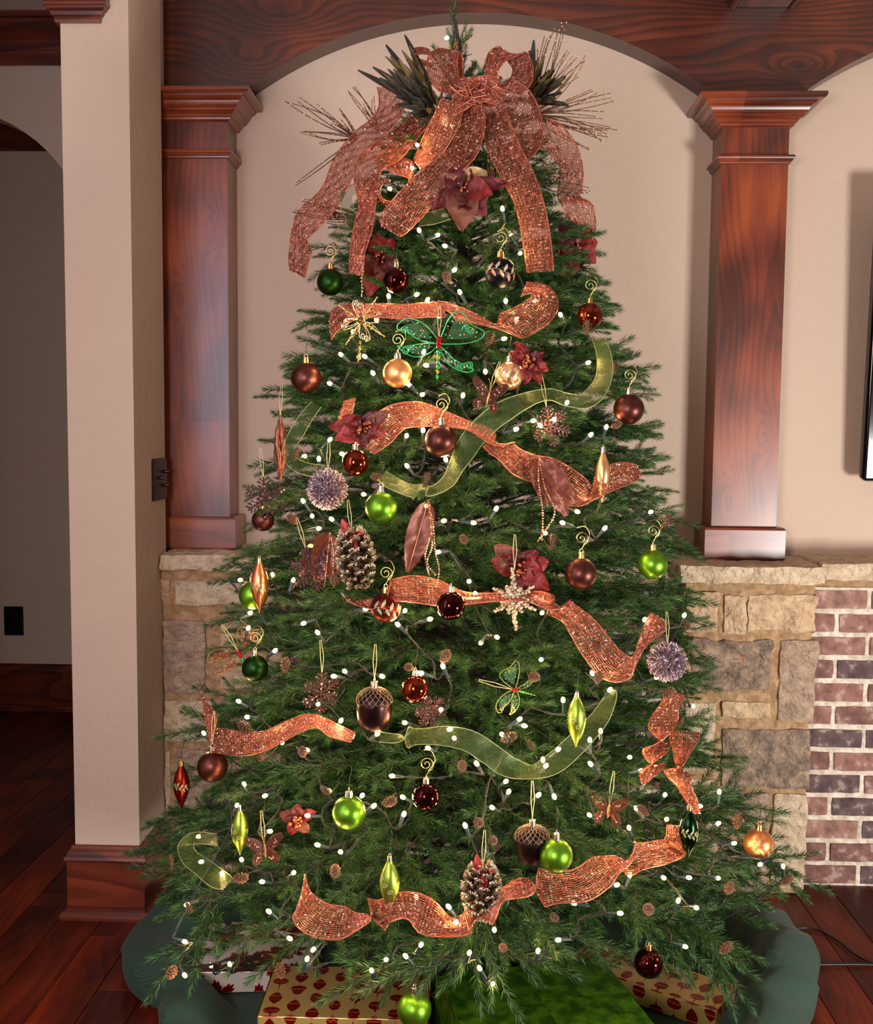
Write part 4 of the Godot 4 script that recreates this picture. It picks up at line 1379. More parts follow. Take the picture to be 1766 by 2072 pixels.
func ornament_shapes():
	var s := Shape.new()
	s.ball(Vector3.ZERO, 1.0, 40, 24)
	unit_ball = s.mesh()
	s = Shape.new()   # a crimped metal cap, one unit wide and high
	var rows := []
	for q in [[0.30, 1.0], [0.42, 0.97], [0.46, 0.90], [0.47, 0.55], [0.50, 0.5], [0.50, 0.25], [0.54, 0.0]]:
		var ring := []
		for k in 28:
			var a := TAU * k / 28
			var crimp: float = 1.0 + (0.04 if k % 2 else -0.02) * (1.0 - q[1])
			ring.append(Vector3(cos(a) * q[0] * crimp, q[1] - (0.22 if k % 2 and q[1] == 0.0 else 0.0), sin(a) * q[0] * crimp))
		rows.append(ring)
	s.sheet(rows, true)
	s.lathe([[0.0, 1.0], [0.30, 1.0]], 14)
	unit_cap = s.mesh()
	s = Shape.new()
	var loop := []
	for k in 15:
		var a := lerpf(-0.35, PI + 0.35, k / 14.0)
		loop.append(Vector3(cos(a) * 0.3, sin(a) * 0.3 + 0.1, 0))
	s.tube(loop, 0.06, 6)
	unit_ring = s.mesh()

func cap_on(o: Node3D, at: Vector3, size: float, metal: String):
	part("cap", unit_cap, M[metal], o, Transform3D(Basis().scaled(Vector3.ONE * size), at))
	part("cap_ring", unit_ring, M["silver cap"], o, Transform3D(Basis(Vector3.UP, rng.randf() * 2.0).scaled(Vector3.ONE * size), at + Vector3(0, size * 1.02, 0)))

func hook_on(o: Node3D, at: Vector3, kind: String):   # wire with a scroll, plain wire, or a doubled thread
	var s := Shape.new()
	if kind == "scroll":
		var pts := [at + Vector3(0, 0.0, 0)]
		for k in 34:
			var t := k / 33.0
			var a := -1.2 + t * TAU * 1.7
			var r := lerpf(0.014, 0.0025, t)
			pts.append(at + Vector3(cos(a) * r, 0.022 + sin(a) * r, 0.0))
		s.tube(smooth_path(pts, 2), 0.0008, 5)
		s.tube(smooth_path([at + Vector3(0.004, 0.01, 0), at + Vector3(0.016, 0.028, -0.003), at + Vector3(0.008, 0.044, -0.012), at + Vector3(-0.006, 0.04, -0.03)], 5), 0.0008, 5)
		part("scroll_hook", s.mesh(), M["gold wire"], o)
	elif kind == "thread":
		for x in [-0.003, 0.004]:
			s.tube([at, at + Vector3(x, 0.035, -0.005), at + Vector3(x * 0.4, 0.066, -0.016)], 0.0007, 4)
		part("hanging_thread", s.mesh(), M["thread"], o)
	else:
		s.tube(smooth_path([at, at + Vector3(0.001, 0.018, 0), at + Vector3(0.004, 0.032, -0.008), at + Vector3(0.001, 0.036, -0.022)], 5), 0.0007, 4)
		part("wire_hook", s.mesh(), M["light cord"], o)

func vine(o: Node3D, radius_at: Array, r: float, y0: float, turn: float, colors: Array, width := 2.2):   # glitter leaves, stem and berries on a lathed body
	var s := Shape.new()
	var stem := []
	for k in 25:
		var t := k / 24.0
		var a := turn + (t - 0.5) * width
		var y := y0 + sin(t * PI * 2.0) * r * 0.16
		stem.append(on_body(radius_at, a, y, 1.012))
	s.col = Color(0.45, 0.30, 0.10)
	s.tube(stem, r * 0.018, 4)
	for k in 8:
		var t := (k + 0.5) / 8.0
		var a := turn + (t - 0.5) * width
		var y := y0 + sin(t * PI * 2.0) * r * 0.16
		var up := 1.0 if k % 2 == 0 else -1.0
		s.col = colors[k % 2]
		var rows := []
		for i in 5:
			var f := i / 4.0
			var w := 0.13 * sin(PI * clampf(f * 0.96 + 0.02, 0, 1))
			var row := []
			for e in [-1.0, 0.0, 1.0]:
				row.append(on_body(radius_at, a + f * 0.24 + e * w, y + up * f * r * 0.50, 1.018 if e == 0.0 else 1.010))
			rows.append(row)
		s.sheet(rows)
		s.col = Color(0.5, 0.02, 0.02)
		s.ball(on_body(radius_at, a + 0.16, y - up * r * (0.12 + 0.1 * (k % 3)), 1.01), r * 0.045, 6, 4)
	part("glitter_vine", s.mesh(0.25), M["paint"], o)

func on_body(radius_at: Array, a: float, y: float, out: float) -> Vector3:   # radius_at: (radius, height) from the top down
	var r: float = radius_at[-1][0]
	for k in radius_at.size() - 1:
		if y <= radius_at[k][1] and y >= radius_at[k + 1][1]:
			r = lerpf(radius_at[k][0], radius_at[k + 1][0], (radius_at[k][1] - y) / maxf(1e-6, radius_at[k][1] - radius_at[k + 1][1]))
			break
	return Vector3(sin(a) * r * out, y, cos(a) * r * out)

func sphere_profile(r: float) -> Array:
	var out := []
	for k in 25:
		var t := PI * k / 24.0
		out.append([sin(t) * r, cos(t) * r])
	return out

func baubles(row: Array, label: String, group := ""):   # x, y, radius, material, hook, cap, (vine: turn, colours)
	var p := on_tree(row[0], row[1], row[6] if row.size() > 6 else 0.99)
	var r: float = row[2] * depth_of(p) / F
	var o := thing("ball_ornament", label, "ornament", p, group)
	part("ball", unit_ball, M[row[3]], o, Transform3D(Basis(Vector3.UP, rng.randf() * TAU).scaled(Vector3.ONE * r), Vector3.ZERO))
	var c := r * 0.42
	cap_on(o, Vector3(0, r * 0.95, 0), c, row[5])
	hook_on(o, Vector3(0, r * 0.95 + c * 1.35, 0), row[4])
	if row.size() > 7:
		vine(o, sphere_profile(r), r, 0.0, row[7], row[8])
	keep_clear(p, r + 0.022, 0.03)
	keep_clear(p + Vector3(0, r + 0.012, 0), 0.022, 0.03)

func lathe_ornament(called: String, row: Array, prof: Array, label: String, category := "ornament", k := 0.99):   # x, top y, bottom y, half width, material, hook, cap, cap share of the height
	var mid := on_tree(row[0], (row[1] + row[2]) / 2.0, k)
	var m := depth_of(mid) / F
	var top: float = (row[2] - row[1]) * m / 2.0
	var tall: float = (row[2] - row[1]) * m
	var half: float = row[3] * m
	var o := thing(called, label, category, mid)
	var cap: float = tall * row[7]
	var p := []
	for q in prof:
		p.append([q[0] * half, top - cap - q[1] * (tall - cap)])
	var s := Shape.new()
	s.lathe(smooth_profile(p), 32)
	part("body", s.mesh(), M[row[4]], o)
	cap_on(o, Vector3(0, top - cap, 0), cap, row[6])
	hook_on(o, Vector3(0, top + cap * 0.3, 0), row[5])
	for y in [-0.6, -0.2, 0.2, 0.6]:
		keep_clear(mid + Vector3(0, y * top, 0), half + 0.018, 0.03)
	if row.size() > 8:
		vine(o, p, half, row[9] * top, row[8], row[10], 2.0)
	return [o, p, half, top]

func smooth_profile(p: Array) -> Array:
	var v := []
	for q in p:
		v.append(Vector2(q[0], q[1]))
	var out := []
	for q in smooth_path(v, 4):
		out.append([maxf(0.0, q.x), q.y])
	return out

func scroll_on(o: Node3D, p: Array, half: float, top: float, color: Color):   # raised curls on a drop
	var s := Shape.new()
	s.col = color
	for k in 5:
		var a := -1.0 + k * 0.55
		var y := top * (0.25 - 0.22 * (k % 3))
		var line := []
		for i in 17:
			var t := i / 16.0
			var q := t * TAU * 1.2
			var rr := half * lerpf(0.30, 0.06, t)
			line.append(on_body(p, a + cos(q) * rr / half, y + sin(q) * rr, 1.01))
		s.tube(line, half * 0.022, 4)
	part("raised_scrolls", s.mesh(0.2), M["paint"], o)

func acorn(row: Array, label: String):
	var body := [[0.72, 0.0], [0.94, 0.02], [1.0, 0.10], [0.99, 0.30], [0.94, 0.52], [0.82, 0.72], [0.60, 0.87], [0.34, 0.95], [0.12, 0.985], [0.0, 1.0]]
	var mid := on_tree(row[0], (row[1] + row[2]) / 2.0, 0.98)
	var m := depth_of(mid) / F
	var tall: float = (row[2] - row[1]) * m
	var half: float = row[3] * m
	var o := thing("acorn_ornament", label, "ornament", mid)
	var split := tall * 0.16   # where cup meets nut
	var p := []
	for q in body:
		p.append([q[0] * half, split - q[1] * (tall / 2.0 + split)])
	var s := Shape.new()
	s.lathe(smooth_profile(p), 32)
	part("nut", s.mesh(), M[row[4]], o)
	var cup := []
	for k in 9:
		var t := k / 8.0
		cup.append([half * (0.05 + 0.97 * sin(t * PI * 0.5)), split - tall * 0.02 + (tall * 0.30) * cos(t * PI * 0.5)])
	cup.append([half * 1.02, split - tall * 0.035])
	cup.append([half * 0.95, split - tall * 0.03])
	s = Shape.new()
	s.lathe(cup, 32)
	part("cup", s.mesh(), M["acorn umber"], o)
	s = Shape.new()
	for k in 18:
		for way in [-1.0, 1.0]:
			var line := []
			for i in 13:
				var t := i / 12.0
				var e := clampf(t * 0.93 + 0.07, 0, 1)
				var a: float = TAU * k / 18.0 + way * t * 1.0
				line.append(Vector3(sin(a) * half * (0.05 + 0.97 * sin(e * PI * 0.5)) * 1.015, split - tall * 0.02 + (tall * 0.30) * cos(e * PI * 0.5) * 1.01, cos(a) * half * (0.05 + 0.97 * sin(e * PI * 0.5)) * 1.015))
			s.col = Color(0.30, 0.21, 0.14) * rng.randf_range(0.7, 1.2)
			s.tube(line, half * 0.016, 4)
	part("glitter_lattice", s.mesh(0.35), M["glitter"], o)
	cap_on(o, Vector3(0, split + tall * 0.26, 0), half * 0.42, "silver cap")
	hook_on(o, Vector3(0, split + tall * 0.26 + half * 0.5, 0), "thread")
	for y in [-0.7, 0.0, 0.6]:
		keep_clear(mid + Vector3(0, y * tall / 2.0, 0), half + 0.02, 0.03)

func spiky_ball(px: float, py: float, rpx: float, label: String):
	var p := on_tree(px, py, 1.0)
	var r := rpx * depth_of(p) / F
	var o := thing("tinsel_ball", label, "ornament", p, "lavender tinsel balls")
	var s := Shape.new()
	s.col = Color(0.20, 0.15, 0.19)
	s.ball(Vector3.ZERO, r * 0.62, 16, 10)
	part("core", s.mesh(), M["tinsel"], o)
	s = Shape.new()
	for k in 950:
		var d := Vector3(rng.randfn(), rng.randfn(), rng.randfn()).normalized()
		var side := d.cross(Vector3(rng.randf() - 0.5, rng.randf() - 0.5, rng.randf() - 0.5)).normalized()
		s.col = Color(0.55, 0.44, 0.53).lerp(Color(0.85, 0.72, 0.74), rng.randf() ** 2.0) * rng.randf_range(0.55, 1.1)
		var a := d * r * 0.55
		var b := d * r * rng.randf_range(0.82, 0.95) + side * r * 0.08
		s.tube([a, b, b + (d * 0.4 + side * rng.randf_range(0.3, 1.0)).normalized() * r * 0.12], [0.0011, 0.0011, 0.0005], 3, false)
	part("tinsel_bristles", s.mesh(0.35), M["tinsel"], o, Transform3D.IDENTITY, "stuff")
	hook_on(o, Vector3(0, r * 0.8, 0), "thread")
	keep_clear(p, r + 0.01, 0.035)

func snowflake(px: float, py: float, rpx: float, arms: int, tint: Color, bead: float, label: String, turn := 0.0, lean := 0.0, k := 0.97, group := "plum glitter snowflakes"):
	var p := on_tree(px, py, k)
	var r := rpx * depth_of(p) / F
	var o := thing("snowflake_ornament", label, "ornament", p, group)
	o.basis = Basis.from_euler(Vector3(0.1, lean, turn))
	for n in arms:
		var a := TAU * n / arms + PI / 2.0
		var d := Vector3(cos(a), sin(a), 0)
		var e := Vector3(-sin(a), cos(a), 0)
		var s := Shape.new()
		var twigs := [[Vector3.ZERO, d * r]]
		for q in [[0.22, 0.22], [0.42, 0.34], [0.62, 0.34], [0.82, 0.22]]:
			for side in [-1.0, 1.0]:
				twigs.append([d * r * q[0], d * r * (q[0] + q[1] * 0.6) + e * side * r * q[1] * 0.8])
		for w in twigs:
			var l: float = (w[1] - w[0]).length()
			var many := maxi(2, roundi(l / (bead * 1.7)))
			s.col = tint * 0.7
			s.tube(w, bead * 0.45, 4)
			for i in many + 1:
				s.col = tint.lerp(Color(0.8, 0.62, 0.66), 0.6 * rng.randf() ** 22.0) * rng.randf_range(0.35, 1.1)
				s.ball((w[0] as Vector3).lerp(w[1], float(i) / many) + Vector3(rng.randf_range(-1, 1), rng.randf_range(-1, 1), rng.randf_range(-1, 1)) * bead * 0.35, bead * rng.randf_range(0.8, 1.25), 5, 3)
		part("arm", s.mesh(0.4), M["plum glitter"], o)
	hook_on(o, Vector3(0, r * 0.95, 0), "thread")
	keep_clear(p, r * 0.85, 0.04)

func bead_star(px: float, py: float, rpx: float, label: String):   # a burst of gold beads with long points
	var p := on_tree(px, py, 1.0)
	var r := rpx * depth_of(p) / F
	var o := thing("snowflake_ornament", label, "ornament", p)
	for n in 18:
		var a := TAU * n / 6.0 + PI / 2.0 + 0.07
		var d := Vector3(cos(a), sin(a), 0)
		var long := 1.0 if n < 6 else 0.55
		if n >= 6:
			a += TAU / 12.0
			d = Vector3(cos(a) * 0.75, sin(a) * 0.75, 0.6 if n < 12 else -0.6).normalized()
		if n < 6 and n % 3 != 0:
			long = 0.74
		var s := Shape.new()
		s.col = Color(0.5, 0.40, 0.26)
		s.tube([Vector3.ZERO, d * r * long], 0.0014, 5)
		var many := roundi(long * 9)
		for i in range(1, many + 1):
			for k in 3:
				s.col = Color(0.36, 0.28, 0.18).lerp(Color(0.66, 0.57, 0.44), rng.randf()) * rng.randf_range(0.7, 1.1)
				var off := Vector3(rng.randf_range(-1, 1), rng.randf_range(-1, 1), rng.randf_range(-1, 1)) * 0.0052 * (1.25 - float(i) / many)
				s.ball(d * r * long * i / many + off, 0.0040 * (1.2 - 0.5 * i / many), 6, 4)
		part("arm", s.mesh(0.2), M["glitter"], o)
	hook_on(o, Vector3(0, r * 0.98, 0), "thread")
	for y in [-0.6, 0.0, 0.6]:
		keep_clear(p + Vector3(0, y * r, 0), 0.045, 0.035)

func curl(s: Shape, at: Vector3, x: Vector3, y: Vector3, reach: float, eye: float, hand: float, wire: float):   # a wire that runs out and ends in a spiral
	var line := []
	for i in 9:
		var t := i / 8.0
		line.append(at + x * reach * t + y * hand * eye * 1.6 * sin(t * PI * 0.5))
	for i in 22:
		var t := i / 21.0
		var a := PI * 0.5 - t * TAU * 1.35
		var r := eye * lerpf(1.0, 0.25, t)
		line.append(at + x * (reach + cos(a) * r) + y * hand * (eye * 0.6 + sin(a) * r))
	s.tube(line, wire, 5)

func jewel_flake(px: float, py: float, label: String):
	var p := on_tree(px, py, 1.04)
	var o := thing("snowflake_ornament", label, "ornament", p)
	var m := depth_of(p) / F
	var s := Shape.new()
	s.col = Color(0.20, 0.12, 0.03)
	s.ball(Vector3(0, 0, 0.006), 7.5 * m, 16, 10)
	part("centre_bead", s.mesh(), M["bead"], o)
	for n in 8:
		var a := TAU * n / 8 + 0.2
		var d := Vector3(cos(a), sin(a), 0)
		var e := Vector3(-sin(a), cos(a), 0)
		s = Shape.new()
		s.col = Color(0.75, 0.60, 0.38)
		if n % 2 == 0:
			curl(s, Vector3.ZERO, d, e, 36 * m, 7 * m, 1.0, 0.0011)
			curl(s, Vector3.ZERO, d, e, 30 * m, 6 * m, -1.0, 0.0011)
		else:
			s.tube([Vector3.ZERO, d * 56 * m], 0.001, 5)
			for i in 5:
				s.col = [Color(0.38, 0.22, 0.03), Color(0.65, 0.36, 0.08)][i % 2]
				s.ball(d * (16 + i * 10) * m, (3.6 - 0.3 * i) * m, 8, 6)
		for i in 16:
			s.col = Color(0.9, 0.75, 0.5)
			s.ball(d * (6 + i * 2.4) * m + e * 5.5 * m * sin(i * 0.2), 1.0 * m, 5, 3)
		part("wire_arm", s.mesh(0.15), M["bead"], o)
	s = Shape.new()   # drop below, chain above
	s.col = Color(0.8, 0.65, 0.4)
	s.tube([Vector3(-2 * m, -50 * m, 0), Vector3(-6 * m, -82 * m, 0)], 0.0008, 4)
	curl(s, Vector3(-5 * m, -66 * m, 0), Vector3(-0.5, -0.85, 0), Vector3(0.85, -0.5, 0), 6 * m, 5 * m, 1.0, 0.0008)
	for i in 4:
		s.col = [Color(0.38, 0.22, 0.03), Color(0.65, 0.36, 0.08)][i % 2]
		s.ball(Vector3((-2 - i) * m, (-44 - i * 11) * m, 0), 3.2 * m, 8, 6)
	part("bead_drop", s.mesh(0.1), M["bead"], o)
	s = Shape.new()
	s.col = Color(0.8, 0.65, 0.4)
	for i in 9:
		s.ball(Vector3(sin(i) * 2 * m, (52 + i * 7) * m, -0.002 * i), 1.6 * m, 5, 4)
	s.tube([Vector3(0, 48 * m, 0), Vector3(0, 118 * m, -0.02)], 0.0006, 4)
	part("bead_chain", s.mesh(0.1), M["bead"], o)
	keep_clear(p, 0.055, 0.04)

func wing_outline(pts: Array, m: float) -> Array:
	var v := []
	for q in pts:
		v.append(Vector3(q[0] * m, -q[1] * m, 0))
	return smooth_path(v, 6)

func wire_butterfly(px: float, py: float, scale_: float, wire: String, tint: Color, label: String, turn := 0.0, lean := 0.0, k := 1.04):
	var p := on_tree(px, py, k)
	var o := thing("butterfly_ornament", label, "ornament", p)
	o.basis = Basis.from_euler(Vector3(0, lean, turn))
	var m := depth_of(p) / F * scale_
	var upper := [[0, 0], [-14, -20], [-38, -40], [-66, -46], [-84, -34], [-82, -22], [-70, -24], [-56, -14], [-40, -4], [-20, 0], [0, 4]]
	var lower := [[0, 4], [-24, 2], [-50, 6], [-74, 10], [-84, 8], [-70, 22], [-48, 30], [-26, 26], [-8, 14], [0, 8]]
	var tail := [[0, 6], [14, 18], [30, 34], [52, 46], [70, 54], [60, 60], [40, 56], [20, 44], [8, 26], [0, 8]]
	var right_up := [[0, 0], [10, -26], [18, -44], [34, -62], [52, -54], [64, -36], [76, -30], [92, -20], [82, -6], [56, 2], [28, 4], [0, 4]]
	var nr := 0
	for q in [upper, lower, right_up, tail]:
		var edge := wing_outline(q, m)
		var s := Shape.new()
		s.col = tint
		s.tube(edge, 0.0012, 5)
		var c := Vector3.ZERO
		for e in edge:
			c += e / edge.size()
		var far: Vector3 = edge[edge.size() / 2]
		curl(s, far * 0.75, far.normalized(), Vector3(-far.y, far.x, 0).normalized(), far.length() * 0.12, 7.5 * m, 1.0 if nr % 2 else -1.0, 0.001)
		curl(s, c, far.normalized(), Vector3(-far.y, far.x, 0).normalized(), far.length() * 0.15, 5 * m, -1.0 if nr % 2 else 1.0, 0.0009)
		for i in 14:
			s.col = [tint * 1.8, Color(0.8, 0.35, 0.1), Color(0.6, 0.75, 0.6)][i % 3]
			s.ball((edge[(i * 5 + 3) % edge.size()] as Vector3).lerp(c, rng.randf_range(0.15, 0.7)) + Vector3(0, 0, 0.002), 1.5 * m, 6, 4)
		var w := part("wing_frame", s.mesh(0.15), M["glitter"], o)
		var f := Shape.new()
		f.add(c * 0.8)
		for e in edge:
			f.add((e as Vector3).lerp(c, 0.35))
		for i in edge.size():
			f.tri(0, 1 + i, 1 + (i + 1) % edge.size())
		part("wing_film", f.mesh(), M[wire], w)
		nr += 1
	var b := Shape.new()
	for i in 3:
		b.col = Color(0.5, 0.01, 0.02)
		b.ball(Vector3(0, (6 - i * 7) * m, 0.005), 5.5 * m, 10, 7)
	part("body_beads", b.mesh(), M["bead"], o)
	b = Shape.new()
	b.col = tint
	b.tube([Vector3(0, -14 * m, 0.003), Vector3(-3 * m, -78 * m, 0.003)], 0.0007, 4)
	for i in 6:
		b.col = [Color(0.02, 0.45, 0.10), Color(0.45, 0.38, 0.04), Color(0.02, 0.5, 0.14)][i % 3]
		b.ball(Vector3(-i * 0.5 * m, (-20 - i * 10) * m, 0.003), (5.0 - i * 0.4) * m, 8, 6, Vector3(1, 1.25, 1))
	part("bead_tail", b.mesh(), M["bead"], o)
	hook_on(o, Vector3(0, 8 * m, 0.004), "thread")
	keep_clear(p, 0.06, 0.045)
	keep_clear(p + Vector3(-0.05, 0, 0), 0.045, 0.045)
	keep_clear(p + Vector3(0.05, 0, 0), 0.045, 0.045)

func glitter_butterfly(px: float, py: float, scale_: float, label: String, turn: float, lean: float, k := 1.0):
	var p := on_tree(px, py, k)
	var o := thing("butterfly_ornament", label, "ornament", p, "brown glitter butterflies")
	o.basis = Basis.from_euler(Vector3(0, lean, turn))
	var m := depth_of(p) / F * scale_
	for side in [-1.0, 1.0]:
		for q in [[[2, 2], [8, -12], [24, -24], [38, -28], [40, -18], [32, -6], [22, 4], [8, 8]], [[2, 6], [16, 8], [26, 16], [28, 28], [22, 36], [12, 30], [5, 18]]]:
			var v := []
			for e in q:
				v.append(Vector2(e[0] * m * side, -e[1] * m))
			v.append(v[0])
			var poly := PackedVector2Array(smooth_path(v, 4))
			poly.remove_at(poly.size() - 1)
			var s := Shape.new()
			s.plate(poly, -0.001, 0.001)
			for i in s.v.size():
				s.c[i] = Color(0.06, 0.018, 0.010) * rng.randf_range(0.5, 1.6)
			part("wing", s.mesh(0.35), M["plum glitter"], o, Transform3D(Basis(Vector3.UP, -side * 0.35), Vector3.ZERO))
			s = Shape.new()
			for i in 26:   # glitter grains and sequins
				var a: Vector2 = poly[rng.randi_range(0, poly.size() - 1)]
				var c2 := Vector2.ZERO
				for e in poly:
					c2 += e / poly.size()
				a = a.lerp(c2, sqrt(rng.randf()))
				s.col = [Color(0.22, 0.06, 0.03), Color(0.08, 0.03, 0.02), Color(0.09, 0.03, 0.02), Color(0.75, 0.45, 0.32)][i % 4]
				s.ball(Vector3(a.x, a.y, 0.0016), 1.7 * m, 5, 3)
			part("sequins", s.mesh(0.4), M["glitter"], o, Transform3D(Basis(Vector3.UP, -side * 0.35), Vector3.ZERO))
	var b := Shape.new()
	b.col = Color(0.35, 0.18, 0.06)
	b.ball(Vector3(0, -8 * m, 0.002), 3.2 * m, 8, 8, Vector3(1, 5.0, 1))
	for side in [-1.0, 1.0]:
		b.tube(smooth_path([Vector3(0, 4 * m, 0.002), Vector3(side * 3 * m, 20 * m, 0.002), Vector3(side * 9 * m, 30 * m, 0.002)], 4), 0.0007, 4)
	part("body", b.mesh(0.2), M["glitter"], o)
	hook_on(o, Vector3(0, 0, 0.002), "thread")
	keep_clear(p, 0.04, 0.045)

func big_pinecone(px: float, top: float, bottom: float, half: float, label: String, tilt: float):
	var p := on_tree(px, (top + bottom) / 2.0, 1.0)
	var m := depth_of(p) / F
	var tall := (bottom - top) * m
	var r := half * m
	var o := thing("pinecone_ornament", label, "ornament", p, "large frosted pinecones")
	o.rotation.z = tilt
	var s := Shape.new()
	s.col = Color(0.10, 0.055, 0.03)
	s.lathe([[0.0, tall * 0.42], [r * 0.3, tall * 0.36], [r * 0.4, tall * 0.1], [r * 0.28, -tall * 0.25], [0.0, -tall * 0.46]], 14)
	part("cone_core", s.mesh(), M["cone scales"], o)
	var kinds := []
	for v in 4:
		s = Shape.new()
		var rows := []
		for i in 6:
			var t := i / 5.0
			var row := []
			for k in 5:
				var f := lerpf(-1, 1, k / 4.0)
				var w := r * (0.10 + 0.20 * t) * (1.0 if t < 0.9 else 0.72)
				row.append(Vector3(f * w, -0.12 * r * f * f + 0.10 * r * t * t, r * 0.78 * t))
			rows.append(row)
		s.sheet(rows)
		var under := []
		for row in rows:
			var low := []
			for q in row:
				low.append(q - Vector3(0, r * 0.07, 0))
			low.reverse()
			under.append(low)
		s.sheet(under)
		for k in s.v.size():
			var t: float = clampf(s.v[k].z / (r * 0.78), 0, 1)
			s.c[k] = Color(0.04, 0.022, 0.012).lerp(Color(0.22, 0.15, 0.085), t * t) if t < 0.75 else Color(0.24, 0.17, 0.095).lerp(Color(0.48, 0.39, 0.26), rng.randf())
		for k in 22:   # frosting grains on the rim
			s.col = [Color(0.9, 0.86, 0.76), Color(0.7, 0.6, 0.4), Color(0.75, 0.25, 0.15), Color(0.35, 0.6, 0.3), Color(0.4, 0.3, 0.7)][rng.randi_range(0, 4) if rng.randf() < 0.3 else rng.randi_range(0, 1)]
			s.ball(Vector3(rng.randf_range(-0.26, 0.26) * r, 0.10 * r + rng.randf_range(-0.1, 0.05) * r, r * rng.randf_range(0.64, 0.80)), r * 0.032, 4, 2)
		kinds.append(s.mesh(0.25))
	var n := 60
	for k in n:
		var t := (k + 0.5) / n
		var y := lerpf(tall * 0.42, -tall * 0.46, t)
		var body := r * (0.40 * pow(sin(PI * clampf(t * 0.82 + 0.12, 0, 1)), 0.7))
		var a := k * 2.39996
		var out := Vector3(sin(a), 0, cos(a))
		var lift := lerpf(0.85, -0.75, t)
		part("scale", kinds[k % 4], M["glitter"], o, Transform3D(Basis(Vector3.UP, a) * Basis(Vector3.RIGHT, -lift) .scaled(Vector3.ONE * lerpf(0.95, 0.72, absf(t - 0.4) * 1.7)), out * body * 0.62 + Vector3(0, y, 0)))
	s = Shape.new()
	for k in 3:
		s.col = Color(0.55, 0.02, 0.03)
		s.ball(Vector3((k - 0.6) * r * 0.26, tall * 0.48 + r * 0.06 * (k % 2), r * 0.22), r * 0.15, 10, 7)
	part("berries", s.mesh(), M["bead"], o)
	part("ribbon_leaf", blade(r * 0.95, r * 0.22, -0.8, Color(0.20, 0.012, 0.012), Color(0.34, 0.02, 0.02)), M["foil petal"], o, Transform3D(facing(Vector3(0.3, -0.75, 0.6), Vector3(0, 0.3, 1)), Vector3(-r * 0.1, tall * 0.5, r * 0.25)))
	part("ribbon_leaf", blade(r * 0.9, r * 0.2, -0.5, Color(0.28, 0.02, 0.02), Color(0.42, 0.05, 0.04)), M["foil petal"], o, Transform3D(facing(Vector3(-0.2, 0.9, 0.3), Vector3(0, 0, 1)), Vector3(-r * 0.15, tall * 0.45, r * 0.1)))
	hook_on(o, Vector3(0, tall * 0.5, 0), "thread")
	for y in [-0.7, 0.0, 0.7]:
		keep_clear(p + Vector3(0, y * tall / 2.0, 0), r + 0.012, 0.035)

func glitter_pod(px: float, top: float, bottom: float, half: float, label: String):
	var p := on_tree(px, (top + bottom) / 2.0, 1.0)
	var m := depth_of(p) / F
	var tall := (bottom - top) * m
	var o := thing("pod_ornament", label, "ornament", p)
	for k in 4:   # four long lobes round a stem
		var a := TAU * k / 4.0 + 0.4
		var s := Shape.new()
		var line := []
		var radii := []
		for i in 15:
			var t := i / 14.0
			var out := half * m * 0.62 * sin(PI * t)
			line.append(Vector3(sin(a + t * 1.4) * out, tall * (0.5 - t), cos(a + t * 1.4) * out))
			radii.append(0.0012 + half * m * 0.42 * pow(sin(PI * clampf(t, 0.02, 0.98)), 0.8) * (1.0 + 0.16 * sin(i * 2.4)))
		s.tube(line, radii, 9)
		for i in s.v.size():
			s.c[i] = Color(0.16, 0.055, 0.032) * rng.randf_range(0.6, 1.8)
		part("lobe", s.mesh(0.4), M["glitter"], o)
	hook_on(o, Vector3(0, tall * 0.5, 0), "thread")
	for y in [-0.7, 0.0, 0.7]:
		keep_clear(p + Vector3(0, y * tall / 2.0, 0), 0.03, 0.035)

func leaf_pick(px: float, py: float, k: float, leaves: Array, strings: Array, label: String, voile := true):   # sheer leaves and strings of beads from one point
	var p := on_tree(px, py, k)
	var m := depth_of(p) / F
	var o := thing("leaf_pick", label, "ornament", p, "copper leaf and bead picks")
	for l in leaves:   # dx, dy of the tip, half width
		var d: Vector3 = eye_basis.x * l[0] * m - eye_basis.y * l[1] * m + eye_basis.z * 0.012
		var b := part("sheer_leaf", blade(d.length(), l[2] * m, -0.25, Color(0.4, 0.17, 0.12), Color(0.5, 0.22, 0.16), 12, 0.3, 0.75), M["copper voile"], o, Transform3D(facing(d, Vector3(0.2, 0.1, 1)), Vector3.ZERO))
		var s := Shape.new()
		s.col = Color(0.55, 0.25, 0.16)
		var rib := []
		for i in 9:
			var t := i / 8.0
			rib.append(Vector3(0, d.length() * t * (1.0 - 0.03 * t), -0.25 * d.length() * t * t * 0.5 + 0.0012))
		s.tube(rib, 0.0009, 4)
		part("midrib", s.mesh(0.2), M["glitter"], b)
	for l in strings:   # points in pixels from the start
		var pts := [Vector3.ZERO]
		for q in l:
			pts.append(eye_basis.x * q[0] * m - eye_basis.y * q[1] * m + eye_basis.z * 0.016)
		var line := smooth_path(pts, 24)
		var s := Shape.new()
		s.col = Color(0.55, 0.30, 0.16)
		s.tube(line, 0.0005, 3)
		var run := 0.0
		for i in range(1, line.size()):
			run += (line[i] as Vector3).distance_to(line[i - 1])
			if run > 0.0042:
				run = 0.0
				s.col = [Color(0.62, 0.30, 0.15), Color(0.85, 0.62, 0.45), Color(0.40, 0.15, 0.06)][rng.randi_range(0, 2)]
				s.ball(line[i], rng.randf_range(0.0016, 0.0027), 6, 4)
		part("bead_string", s.mesh(0.1), M["bead"], o)
	keep_clear(p, 0.03, 0.035)
	for l in leaves:
		keep_clear(p + eye_basis.x * l[0] * m * 0.55 - eye_basis.y * l[1] * m * 0.55, 0.04, 0.035)

